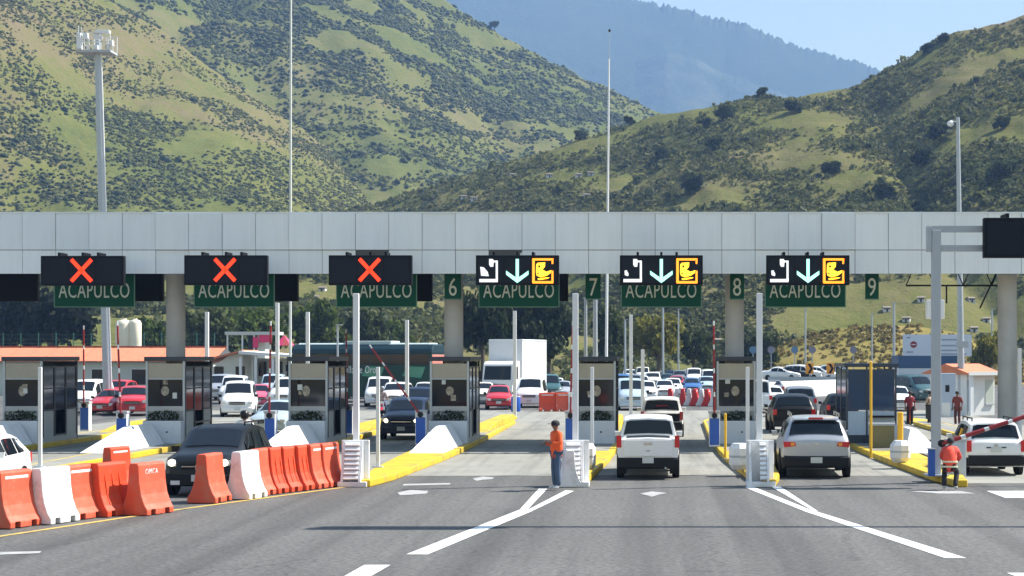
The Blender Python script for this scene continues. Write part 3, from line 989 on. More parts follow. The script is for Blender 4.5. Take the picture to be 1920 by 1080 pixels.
def booth(i):
    where = ['at the left edge', 'with the first column, behind the black car', 'third from the left', 'below the number six', 'below the number seven', 'below the number eight'][i]
    t = thing('toll_booth', 'grey toll booth with dark windows ' + where, 'toll booth', (BX[i], YB, 0.194), 0, 'toll booths under the canopy')
    h = BW / 2
    obj('base_panel', MB().box(-h, h, 0.05, BD, 0, 1.16), M_BOOTH, t)
    obj('front_panel', MB().box(-h + .07, h - .07, 0.0, 0.049, 1.17, 1.36), M_BOOTH, t)
    obj('window', MB().box(-h + .07, h - .07, 0.06, 0.085, 1.36, 2.38), M_GLASS, t)
    obj('window_figure_blob', MB().lathe([(0.01, -.004), (.15, -.003), (.15, 0), (.01, .001)], 9, (0, 0, 0), 'y'), M_MOTTLED, t, (random.uniform(-.1, .05), 0.05, 1.92), None).scale = (1, 1, random.uniform(1.1, 1.4))  # pale blob standing in for a faint figure behind the glass
    obj('header', MB().box(-h + .07, h - .07, 0.02, 0.09, 2.39, 2.93), M_BOOTHB, t)
    obj('header_trim', MB().box(-h + .07, h - .07, 0.0, 0.06, 2.34, 2.388), M_GSTEEL, t)
    fr = MB()
    for sx in (-1, 1):
        obj('corner_post', MB().cbox(sx * (h - .03), .03, 1.55, .075, .09, 3.1), M_STEEL, t)
        obj('corner_post', MB().cbox(sx * (h - .03), BD - .03, 1.55, .075, .09, 3.1), M_BOOTHD, t)
        for k in range(3):
            y0 = .12 + k * (BD - .2) / 3
            y1 = y0 + (BD - .2) / 3 - .08
            w = obj('side_window', MB().box(sx * (h - .012) - .012, sx * (h - .012) + .012, y0, y1, 1.2 if k != 1 else .25, 2.8), M_GLASS, t)
            e = MB()
            x = sx * (h + .004)
            for zz in (1.2 if k != 1 else .25, 2.8, 2.0):
                e.box(x - .02, x + .02, y0, y1, zz - .025, zz + .025)
            for yy in (y0, y1):
                e.box(x - .021, x + .021, yy - .025, yy + .025, 0.2, 2.85)
            obj('window_frame', e, M_BOOTHD, w)
    obj('back_panel', MB().box(-h + .08, h - .08, BD - .08, BD - .03, 1.17, 3.0), M_BOOTHD, t)
    obj('roof', MB().box(-h - .06, h + .06, -.06, BD + .1, 3.02, ZT + .02), M_BOOTHD, t, bevel=.02)
    pl = thing('planter', 'planter with dark shrubs before the booth ' + where, 'planter', (BX[i], YB - .02, 0.194), 0, 'planters in front of the booths')
    obj('planter_box', MB().box(-h + .01, h - .01, -.46, -.0, 0, .84), M_PLANTER, pl, bevel=.015)
    obj('soil', MB().box(-h + .05, h - .05, -.42, -.04, .835, .85), M_SOIL, pl)
    link('foliage', tufts[i % 3], LEAFB, pl, (0, -.22, .85))
    obj('panel_bolt', MB().box(.16, .22, -.475, -.461, .40, .46), M_BOOTHD, pl)
    for q in range(2):
        x_, z_ = random.uniform(-.45, .3), random.uniform(1.45, 2.2)
        obj('notice', MB().box(x_, x_ + random.uniform(.1, .2), .045, .055, z_, z_ + random.uniform(.1, .22)), [M_MOTTLED, M_PLATE][q], t)


for i in range(6):
    booth(i)
# blue glass kiosk on the seventh island
t = thing('toll_booth', 'dark blue glass toll kiosk on the island with the yellow posts', 'toll booth', (gx(1634, 51), YB, 0.194), 0, 'toll booths under the canopy')
M_KB = mat('kiosk_blue_frame', (0.02, 0.035, 0.06), rough=0.4)
M_KG = mat('kiosk_blue_glass', (0.018, 0.05, 0.11), rough=0.08, spec=0.4)
M_KP = mat('kiosk_pale_panel', (0.42, 0.50, 0.60), rough=0.5, var=.05)
h = .92
obj('base_panel', MB().box(-h, h, .02, 3.6, 0, .75), M_KB, t)
for k, (a, b) in enumerate(((-.86, -.2), (-.14, .84))):
    obj('pale_panel', MB().box(a, b, -.01, .019, .3, 1.18), M_KP, t)
    obj('window', MB().box(a, b, .0, .03, 1.22, 2.72), M_KG, t)
for x in (-.9, -.17, .9):
    obj('frame_post', MB().box(x - .03, x + .03, -.03, .05, 0, 2.85), M_KB, t)
for sx in (-1, 1):
    for k in range(2):
        obj('side_window', MB().box(sx * h - .015, sx * h + .015, .1 + k * 1.75, 1.7 + k * 1.75, .8, 2.72), M_KG, t)
    obj('frame_post', MB().box(sx * h - .03, sx * h + .03, 1.71, 1.84, 0, 2.85), M_KB, t)
    obj('frame_post', MB().box(sx * h - .03, sx * h + .03, 3.46, 3.6, 0, 2.85), M_KB, t)
obj('roof', MB().box(-h - .08, h + .08, -.12, 3.7, 2.8, 2.93), M_KB, t, bevel=.02)
obj('counter', MB().box(-.1, .82, -.25, -.02, .95, 1.02), M_PLAST, t)
t = thing('utility_cabinet', 'olive brown steel cabinet in front of the blue glass kiosk', 'cabinet', (gx(1657, 54), 63.3, 0.194))
M_OLIVE = mat('olive_steel', (0.20, 0.17, 0.07), rough=.6, var=.08)
obj('body', MB().box(-.42, .42, 0, .5, 0, .78), M_OLIVE, t, bevel=.015)
obj('lid', MB().box(-.45, .45, -.03, .53, .78, .86), M_GSTEEL, t)

# ------------------------------------------------------------------ boom barriers with blue cabinets
def boom(label, x, y, ang, length=3.3, z=0.194, cab=True, n=4, r=.034, stub=False):
    t = thing('boom_barrier', label, 'boom barrier', (x, y, z), 0, 'boom barriers of the toll lanes')
    if cab:
        obj('cabinet', MB().box(-.19, .19, 0, .42, 0, 1.18), M_WSTEEL, t, bevel=.015)
        obj('cabinet_cap', MB().box(-.21, .21, -.03, .44, 1.18, 1.26), M_GSTEEL, t)
        obj('blue_panel', MB().box(-.17, .17, -.012, .0, .06, 1.0), M_BLUE, t)
    p0 = Vector((0, -.08, 1.1 if cab else .9))
    d = Vector((math.sin(ang), 0, math.cos(ang)))
    obj('hinge', MB().cyl((0, -.12, p0.z), (0, .02, p0.z), .1), M_PLAST, t, smooth=40)
    arm = obj('arm', MB().cyl(p0, p0 + d * length, r, r * .8, 10), M_WSTEEL, t, smooth=40)
    for k in range(n):
        a, b = (k + .0) / n, (k + .8) / n
        obj('red_band', MB().cyl(p0 + d * (a * length), p0 + d * (b * length), r * 1.06, r * 1.02, 10), M_REDP, arm, smooth=40)
    return t


where = ['second booth from the left', 'third booth from the left', 'booth below the number six', 'booth below the number seven', 'booth below the number eight']
for i in range(1, 6):
    ang = {1: R(-2), 2: R(1), 3: R(-36), 4: R(1.5), 5: R(-.5)}[i]
    boom(('tilted' if i == 3 else 'raised') + ' red and white boom with blue cabinet beside the ' + where[i - 1], BX[i] - .88 + (.0 if i != 4 else .05), 64.2 if i != 3 else 65.3, ang, 3.35 if i != 3 else 3.1)
boom('raised red boom beyond the left edge booth', gx(158, 44), gy(44), 0, 3.4)
boom('raised red boom behind the column of lane eight', gx(1393, 45), gy(45), R(-1), 3.4)
boom('raised dark red boom right of the third booth', gx(652, 46), gy(46), R(-1), 3.2)
boom('long red and white boom slanting up at the right edge', gx(1768, 71), gy(71) + .25, R(72), 4.6, 0.194, False, 7, .055)

# ------------------------------------------------------------------ posts, cushions, wedges
M_BOLL = mat('yellow_steel', (0.72, 0.42, 0.02), rough=.5, var=.06)
for i, lb in ((1, 'behind the orange barriers by the second booth'), (3, 'above the end of the barrier row'), (4, 'behind the standing worker'), (5, 'left of the silver car')):
    t = thing('overheight_post', 'tall white square post ' + lb, 'post', (BX[i] + {1: -.05, 3: -.32, 4: .07, 5: -.22}[i], 47.9, 0.19), 0, 'tall white posts at the island noses')
    obj('post', MB().box(-.075, .075, -.075, .075, 0, 4.88), M_WSTEEL, t, bevel=.012)
    obj('base_plate', MB().box(-.17, .17, -.17, .17, 0, .03), M_GSTEEL, t)
    t2 = thing('overheight_post', 'thin white post just behind the tall post ' + lb, 'post', (BX[i] + {1: .22, 3: -.45, 4: .35, 5: -.3}[i], 52.5, 0.19), 0, 'thin white posts on the islands')
    obj('post', MB().box(-.05, .05, -.05, .05, 0, 2.9), M_WSTEEL, t2, bevel=.01)
    obj('base_plate', MB().box(-.14, .14, -.14, .14, 0, .03), M_GSTEEL, t2)
for i, px, top, lb in ((0, 388, 585, 'beyond the second booth'), (1, 577, 585, 'in front of the bus front windows'), (2, 763, 600, 'in front of the bus rear'), (3, 965, 583, 'in front of the white box truck'),
                   (4, 1183, 590, 'right of the booth below number seven'), (2, 520, 568, 'in front of the small white house'), (7, 1205, 655, 'short, right of the booth below number seven')):
    s = 36.0
    t = thing('overheight_post', 'slender pale post ' + lb, 'post', (gx(px, s), gy(s), 0.19), 0, 'posts at the far island ends')
    zt = gz(top, s)
    obj('post', MB().box(-.09, .09, -.09, .09, 0, zt - .19), M_WSTEEL, t, bevel=.01)
    obj('base_plate', MB().box(-.2, .2, -.2, .2, 0, .03), M_GSTEEL, t)

for i, lb in ((3, 'ribbed white crash cushion at the end of the barrier row'), (5, 'ribbed white crash cushion left of the silver car'), (4, 'ribbed white crash cushion beside the standing worker')):
    t = thing('crash_cushion', lb, 'crash cushion', (BX[i] + {3: -.3, 5: -.22, 4: .08}[i], 47.35, 0.004), 0, 'crash cushions at the island noses')
    w = .36
    obj('back_board', MB().box(-w, w, .28, .42, 0, 1.2), M_WPLASTIC, t, bevel=.015)
    obj('base', MB().box(-w - .02, w + .02, -.25, .27, 0, .14), M_WCONC, t, bevel=.02)
    obj('slanted_fin', MB().prism([(-.25, .14), (.28, .14), (.28, 1.16), (.18, 1.16)], 'x', .16, .22), M_WPLASTIC, t)
    obj('slanted_fin', MB().prism([(-.25, .14), (.28, .14), (.28, 1.16), (.18, 1.16)], 'x', -.30, -.24), M_WPLASTIC, t)
    for k in range(8):
        z = .18 + k * .122
        yf = -.2 + .38 * (k / 8)
        obj('rib', MB().prism([(yf, z), (yf - .05, z + .045), (yf, z + .112), (.28, z + .112), (.28, z)], 'x', -.23 if i != 5 else -.02, .15), M_WPLASTIC, t)
t = thing('crash_drum', 'white faceted plastic drum on the island by the gantry pole', 'drum', (gx(1688, 62), gy(62), 0.194))
obj('drum_body', MB().lathe([(.20, 0), (.31, .14), (.31, .52), (.20, .66)], 8), M_WPLASTIC, t)
obj('drum_band', MB().lathe([(.313, .30), (.313, .36)], 8), M_GSTEEL, t)
t = thing('crash_drum', 'white faceted plastic drum left of the ribbed cushion by the silver car', 'drum', (gx(1386, 66), gy(66), 0.194))
obj('drum_body', MB().lathe([(.20, 0), (.29, .14), (.29, .6), (.20, .74)], 8), M_WPLASTIC, t)
obj('drum_band', MB().lathe([(.293, .34), (.293, .4)], 8), M_GSTEEL, t)
t = thing('crash_drum', 'white faceted plastic drum right of the standing worker', 'drum', (gx(1098, 66), gy(66), 0.194))
obj('drum_body', MB().lathe([(.20, 0), (.29, .14), (.29, .6), (.20, .74)], 8), M_WPLASTIC, t)
obj('drum_band', MB().lathe([(.293, .34), (.293, .4)], 8), M_GSTEEL, t)

for i, lb in ((0, 'left edge'), (1, 'second booth'), (2, 'third booth'), (3, 'booth below the number six'), (6, 'blue glass kiosk')):
    xx = BX[i] + {1: -.45}.get(i, 0)
    y0, y1, y2, hh, ww = 60.0, 63.5, 66.1, .74, .58
    if i == 6:
        xx += .9
        y0, y1, hh, ww = 60, 62.2, .7, .6
    pr = MB().add([(-ww, 0, 0), (ww, 0, 0), (.12, y1 - y0, hh), (-.12, y1 - y0, hh), (.12, y2 - y0, hh), (-.12, y2 - y0, hh), (ww, y2 - y0, 0), (-ww, y2 - y0, 0)],
                  [(0, 1, 2, 3), (3, 2, 4, 5), (1, 6, 4, 2), (0, 3, 5, 7), (5, 4, 6, 7), (0, 7, 6, 1)])
    tag(obj('concrete_wedge', pr, M_WCONC, None, (xx, y0, .194)), 'white concrete wedge in front of the ' + lb + (' booth' if i == 0 else ''), 'concrete wedge', 'white wedges guarding the booths')

# downstream yellow blocks
for i, lb in ((0, 'beyond the left edge booth'), (2, 'behind the third booth'), (3, 'with the long kerb behind the booth below number six'), (4, 'behind the booth below number seven')):
    pr = MB().prism([(76, 0), (79, .30), (90, .30), (93, 0)], 'x', -.2, .45)
    tag(obj('yellow_block', pr, M_YELLOW, None, (BX[i] + .1, 0, .19), bevel=.03), 'yellow painted concrete block ' + lb, 'concrete block', 'yellow blocks downstream of the booths')

for px, py0, py1, s, r, lb in ((1633, 680, 838, 60, .042, 'tall thin yellow pole in front of the blue glass kiosk'), (1688, 775, 832, 58, .095, 'short yellow bollard right of the blue glass kiosk'),
                               (1360, 778, 845, 60, .042, 'thin yellow post beside the blue cabinet below number eight')):
    t = thing('bollard', lb, 'bollard', (gx(px, s), gy(s), .19))
    z = gz(py0, s) - .19
    obj('post', MB().cyl((0, 0, 0), (0, 0, z), r, n=14), M_BOLL, t, smooth=40)
    obj('cap', MB().lathe([(r * 1.05, z), (r, z + .03), (.01, z + .05)], 14), M_BOLL, t, smooth=40)
    obj('foot', MB().lathe([(r * 2, 0), (r * 2, .02)], 14), M_GSTEEL, t)

# ------------------------------------------------------------------ right gantry with LED sign
s = 69.6
t = thing('sign_gantry', 'grey steel pole with a double arm carrying a sign at the right edge', 'gantry', (gx(1755, s), gy(s), 0.194))
obj('pole', MB().box(-.12, .12, -.12, .12, 0, gz(432, s) - .19), M_GSTEEL, t, bevel=.015)
obj('pole_cap', MB().box(-.26, -.125, -.1, .1, gz(472, s) - .19, gz(425, s) - .19), M_GSTEEL, t, bevel=.01)
for a, b in ((424, 436), (460, 472)):
    obj('arm', MB().box(-.25, 3.6, -.07 if a < 440 else -.06, .07 if a < 440 else .06, gz(b, s) - .19, gz(a, s) - .19), M_GSTEEL, t)
obj('base_plate', MB().box(-.3, .3, -.3, .3, 0, .04), M_GSTEEL, t)
t = thing('lane_signal', 'black lane sign on the gantry arm cut off by the right edge', 'lane sign', (gx(1840, s) + LW / 2, gy(s) - .42, gz(447.5, s)), 0, 'electronic lane signs on the canopy')
led_housing(t)
arrow_glyph(t)
t = thing('blue_box', 'tall narrow blue cabinet at the foot of the gantry pole', 'cabinet', (gx(1744, s), gy(s) - .32, .194))
obj('body', MB().box(-.09, .09, 0, .18, 0, .72), M_BLUE, t, bevel=.01)
obj('lid', MB().box(-.1, .1, -.01, .19, .72, .75), M_GSTEEL, t)
t = thing('gate_machine', 'pale grey boom gate housing behind the crouching worker', 'gate machine', (gx(1800, s) + .0, gy(s) + .5, .002))
obj('housing', MB().box(-.25, .25, 0, .4, 0, 1.1), M_KP, t, bevel=.02)
obj('lid', MB().box(-.27, .27, -.02, .42, 1.1, 1.15), M_GSTEEL, t)
# tall cantilever whose arm throws the thin shadow over the road
t = thing('sign_gantry', 'high cantilever sign gantry standing off the right side of the road', 'gantry', (17.9, 39.95, 0))
obj('pole', MB().cyl((0, 0, 0), (0, 0, 12.3), .22, .16, 16), M_GSTEEL, t, smooth=40)
obj('arm', MB().box(-14.3, 0, -.10, .10, 12.0, 12.2), M_GSTEEL, t)
obj('sign_board', MB().box(-13.8, -10.7, -.35, .10, 11.95, 13.0), M_BLACK, t)

# ------------------------------------------------------------------ plastic barriers
def barrier_mesh():
    prof = [(-.35, 0), (-.35, .12), (-.27, .24), (-.19, .45), (-.145, .72), (-.12, 1.08), (-.095, 1.13), (.095, 1.13), (.12, 1.08), (.145, .72), (.19, .45), (.27, .24), (.35, .12), (.35, 0)]
    L = .5
    bm = bmesh.new()
    me = MB().prism([(a, b) for a, b in prof], 'y', -L, L).mesh('barrier_body')
    bm.from_mesh(me)
    # forklift slots cut at both long sides
    bm.to_mesh(me)
    bm.free()
    return me


_cut = bpy.data.objects.new('cutter', MB().box(-1, 1, -.34, -.18, -.1, .12).box(-1, 1, .18, .34, -.1, .12).mesh('cutter'))
C.objects.link(_cut)
_src = bpy.data.objects.new('src', barrier_mesh())
C.objects.link(_src)
_b = _src.modifiers.new('slots', 'BOOLEAN')
_b.object = _cut
_b.operation = 'DIFFERENCE'
_v = _src.modifiers.new('bev', 'BEVEL')
_v.width = .012
_v.segments = 1
BAR = bpy.data.meshes.new_from_object(_src.evaluated_get(bpy.context.evaluated_depsgraph_get()))
BAR.name = 'barrier_body'
bpy.data.objects.remove(_src)
bpy.data.objects.remove(_cut)
BARG = MB()
for yy in (-.3, -.05, .2):
    BARG.prism([(.12, .9), (.14, .9), (.205, .45), (.28, .25), (.25, .25), (.15, .5)], 'y', yy, yy + .06)
    BARG.prism([(-.12, .9), (-.14, .9), (-.205, .45), (-.28, .25), (-.25, .25), (-.15, .5)], 'y', yy, yy + .06)
BARG = BARG.mesh('stiffening_rib')
STR = MB().box(-.128, .128, -.36, .36, .93, 1.02).mesh('reflective_strip')
lt = text_mesh('OMCA', .17, .004, .9)


def barrier(label, px, py, col, yaw, strip=False, ribs=False, letters=False, sc=1.0, s=None):
    if s is None:
        x, y = ground(px, py)
    else:
        x, y = gx(px, s), gy(s)
    # (x,y) is the near right base corner
    d = Vector((math.sin(yaw), math.cos(yaw)))
    r = Vector((math.cos(yaw), -math.sin(yaw)))
    c = Vector((x, y)) + d * .5 * sc - r * .35 * sc
    t = thing('plastic_barrier', label, 'barrier', (c.x, c.y, .012), -yaw + R(random.uniform(-3, 3)), 'plastic road barriers')
    t.scale = (sc, sc, sc)
    link('body', BAR, col, t)
    if strip:
        link('reflective_strip', STR, M_WPLASTIC, t)
    if ribs:
        link('stiffening_rib', BARG, col, t)
    if letters:
        link('lettering', lt, M_WPLASTIC, t, (.131, -.02, .93), (R(3), 0, R(90)))
    return t


O, FD, WH = M_ORANGE, M_FADED, M_WPLASTIC
yw = R(15)
barrier('orange plastic barrier cut off by the left edge of the photo', 22, 993, FD, yw, True)
barrier('white plastic barrier, leftmost of the two white ones in the front row', 97, 985, WH, yw)
barrier('faded orange barrier with white strip right after the leftmost white one', 146, 977, FD, yw, True)
barrier('bright orange barrier, fourth from the left in the front row', 200, 971, O, R(20), False, True)
barrier('orange barrier standing back behind the front row, left of the black car', 222, 916, O, R(14), True, sc=.92)
barrier('orange barrier with white lettering, broad dark end, in front of the white wedge', 278, 968, FD, R(17), False, False, True, .98)
barrier('orange barrier in front of the black car headlight', 405, 945, FD, R(8), False)
barrier('white plastic barrier right of the black car, second white one', 466, 938, WH, yw)
barrier('orange barrier directly right of the second white barrier', 500, 930, FD, yw)
barrier('bright orange ribbed barrier, fifth from the right end of the row', 524, 927, O, yw, False, True)
barrier('bright orange ribbed barrier, fourth from the right end of the row', 549, 924, O, yw, False, True)
barrier('orange barrier, third from the right end of the row', 573, 921, O, yw, False, True)
barrier('faded orange barrier with white strip, second from the right end of the row', 598, 918, FD, yw, True)
barrier('faded orange barrier with white strip, last of the row beside the crash cushion', 620, 915, FD, yw, True)
barrier('white barrier just right of the standing worker', 1092, 914, WH, R(-12), False, sc=.85)
# far barriers
barrier('orange barrier lying crosswise beyond lane six, left one', 1012, 770, O, R(80), True, s=31)
barrier('orange barrier lying crosswise beyond lane six, right one', 1043, 770, FD, R(80), True, s=31)
barrier('white barrier right of the far orange barriers', 1066, 770, WH, R(85), False, s=31)
for k in range(8):
    barrier(['red', 'white'][k % 2] + ' barrier in the far striped row behind lane seven', 1266 + k * 11.5, 758, [FD, WH][k % 2] if k % 2 else mat('bright_red_plastic', (.62, .03, .03), rough=.6), R(2 + k), k % 2 == 0, s=27.5 + k * .1)

# ================================================================== VEHICLES  (front at -y)
SPEC = {}


def spec(kind, L, W, stations, cowl, header, roof_end, tail, wheel_r, axles, side, **k):
    SPEC[kind] = dict(L=L, W=W, st=stations, cowl=cowl, header=header, roof_end=roof_end, tail=tail, wr=wheel_r, axles=axles, side=side, **k)


# station: y, zbottom, zbelt, ztop, half width, half top width
spec('suv', 4.35, 1.82, [(-2.17, .38, .72, .84, .70, .58), (-2.05, .28, .84, .95, .84, .74), (-1.7, .24, .92, 1.02, .90, .79), (-.98, .24, .98, 1.12, .91, .77),
                         (-.22, .24, 1.0, 1.57, .91, .70), (.35, .24, 1.01, 1.66, .91, .72), (1.2, .24, 1.03, 1.64, .91, .72), (1.80, .25, 1.04, 1.57, .905, .71),
                         (2.06, .28, 1.02, 1.09, .89, .82), (2.13, .32, .92, 1.03, .87, .80), (2.17, .40, .88, .98, .83, .72)],
     3, 4, 7, 8, .34, (-1.36, 1.36), [(-.62, .05), (.12, .95), (1.02, 1.6)])
spec('crossover', 4.9, 1.98, [(-2.45, .38, .72, .84, .72, .58), (-2.3, .28, .86, .97, .90, .76), (-1.85, .24, .95, 1.05, .97, .84), (-1.1, .24, 1.02, 1.16, .99, .82),
                              (-.25, .24, 1.05, 1.62, .99, .74), (.45, .24, 1.06, 1.72, .99, .76), (1.45, .24, 1.08, 1.70, .99, .75), (2.02, .25, 1.10, 1.62, .98, .72),
                              (2.36, .30, 1.08, 1.17, .95, .86), (2.44, .36, .96, 1.08, .92, .78), (2.48, .42, .9, 1.02, .88, .76)],
     3, 4, 7, 8, .37, (-1.5, 1.5), [(-.68, .1), (.18, 1.1), (1.2, 1.85)])
spec('sedan', 4.4, 1.72, [(-2.2, .34, .58, .68, .64, .52), (-2.08, .24, .68, .76, .80, .68), (-1.7, .20, .78, .85, .85, .74), (-.92, .20, .88, .98, .86, .72),
                          (-.12, .20, .90, 1.38, .86, .56), (.35, .20, .91, 1.44, .86, .57), (.85, .20, .92, 1.40, .86, .55), (1.5, .20, .94, 1.04, .86, .68),
                          (2.0, .22, .92, 1.02, .84, .70), (2.15, .28, .86, .97, .80, .68), (2.2, .36, .78, .9, .74, .62)],
     3, 4, 6, 7, .31, (-1.32, 1.34), [(-.55, .2), (.27, 1.0)])
spec('hatch', 3.9, 1.68, [(-1.95, .34, .60, .70, .62, .50), (-1.83, .24, .72, .80, .78, .66), (-1.5, .20, .82, .90, .83, .72), (-.88, .20, .90, 1.02, .84, .70),
                          (-.15, .20, .92, 1.43, .84, .57), (.35, .20, .93, 1.50, .84, .58), (1.05, .20, .95, 1.48, .84, .57), (1.48, .21, .98, 1.40, .83, .54),
                          (1.80, .26, .97, 1.03, .81, .66), (1.91, .32, .86, .95, .78, .66), (1.95, .38, .80, .9, .74, .62)],
     3, 4, 7, 8, .30, (-1.22, 1.22), [(-.55, .1), (.17, .85), (.92, 1.36)])
spec('van', 4.9, 1.88, [(-2.45, .36, .72, .84, .72, .60), (-2.33, .26, .86, .98, .88, .78), (-2.0, .22, .98, 1.12, .93, .82), (-1.62, .22, 1.05, 1.24, .94, .80),
                        (-.82, .22, 1.08, 1.86, .94, .72), (-.2, .22, 1.09, 1.95, .94, .74), (1.4, .22, 1.09, 1.95, .94, .74), (2.22, .24, 1.09, 1.90, .93, .72),
                        (2.38, .28, 1.07, 1.14, .92, .78), (2.43, .34, .95, 1.05, .90, .78), (2.45, .40, .9, 1.0, .88, .76)],
     3, 4, 7, 8, .33, (-1.55, 1.5), [(-1.2, -.45), (-.35, .75), (.85, 2.0)])
spec('pickup', 5.2, 1.78, [(-2.6, .42, .76, .88, .70, .58), (-2.47, .32, .90, 1.0, .84, .74), (-2.1, .30, .98, 1.08, .88, .78), (-1.35, .30, 1.04, 1.18, .89, .76),
                           (-.65, .30, 1.07, 1.67, .89, .68), (-.1, .30, 1.08, 1.76, .89, .70), (.55, .30, 1.09, 1.74, .89, .70), (.86, .30, 1.10, 1.66, .89, .70),
                           (.95, .30, 1.10, 1.17, .89, .82), (2.55, .46, 1.10, 1.17, .88, .84), (2.6, .50, 1.08, 1.15, .87, .83)],
     3, 4, 7, 8, .37, (-1.62, 1.5), [(-1.0, -.2), (-.12, .7)], bed=(1.08, 2.5))


def rings(sp):
    out = []
    for y, zb, zl, zt, hw, ht in sp['st']:
        zm = zb + .5 * (zl - zb)
        half = [(0, zt + .025), (ht * .74, zt + .004), (ht, zt - .05), (hw * .965, zl), (hw, zm), (hw * .94, zb), (0, zb)]
        r = [(-x, y, z) for x, z in half[::-1]] + [(x, y, z) for x, z in half[1:]]
        out.append(r)            # index 6 = top centre, 6+v
    return np.array(out)


def yu(sp, y):
    ys = [s[0] for s in sp['st']]
    return float(np.interp(y, ys, range(len(ys))))


def sample(G, u, v):
    i = int(min(max(u, 0), G.shape[0] - 1.0001))
    j = int(min(max(v, 0), 11.9999))
    a, b = u - i, v - j
    return G[i, j] * (1 - a) * (1 - b) + G[i + 1, j] * a * (1 - b) + G[i, j + 1] * (1 - a) * b + G[i + 1, j + 1] * a * b


def patch(G, u0, u1, v0, v1, n=6, m=6, off=.012):
    P = np.zeros((n + 1, m + 1, 3))
    for i in range(n + 1):
        for j in range(m + 1):
            P[i, j] = sample(G, u0 + (u1 - u0) * i / n, v0 + (v1 - v0) * j / m)
    du = np.gradient(P, axis=0)
    dv = np.gradient(P, axis=1)
    N = np.cross(du, dv)
    N /= np.linalg.norm(N, axis=2, keepdims=True) + 1e-9
    c = P.reshape(-1, 3).mean(0)
    if np.dot(N.reshape(-1, 3).mean(0), c - np.array([0, 0, .7])) < 0:
        N = -N
    Q = P + N * off
    mb = MB()
    mb.add(Q.reshape(-1, 3).tolist(), [(i * (m + 1) + j, (i + 1) * (m + 1) + j, (i + 1) * (m + 1) + j + 1, i * (m + 1) + j + 1) for i in range(n) for j in range(m)])
    me = bpy.data.meshes.new('pane')
    fs = mb.f
    # orient along N
    v = np.array(mb.v)
    f0 = fs[len(fs) // 2]
    nn = np.cross(v[f0[1]] - v[f0[0]], v[f0[2]] - v[f0[0]])
    if np.dot(nn, N[n // 2, m // 2]) < 0:
        fs = [f[::-1] for f in fs]
    me.from_pydata(mb.v, [], fs)
    setsmooth(me, 50)
    return me


CARMESH = {}


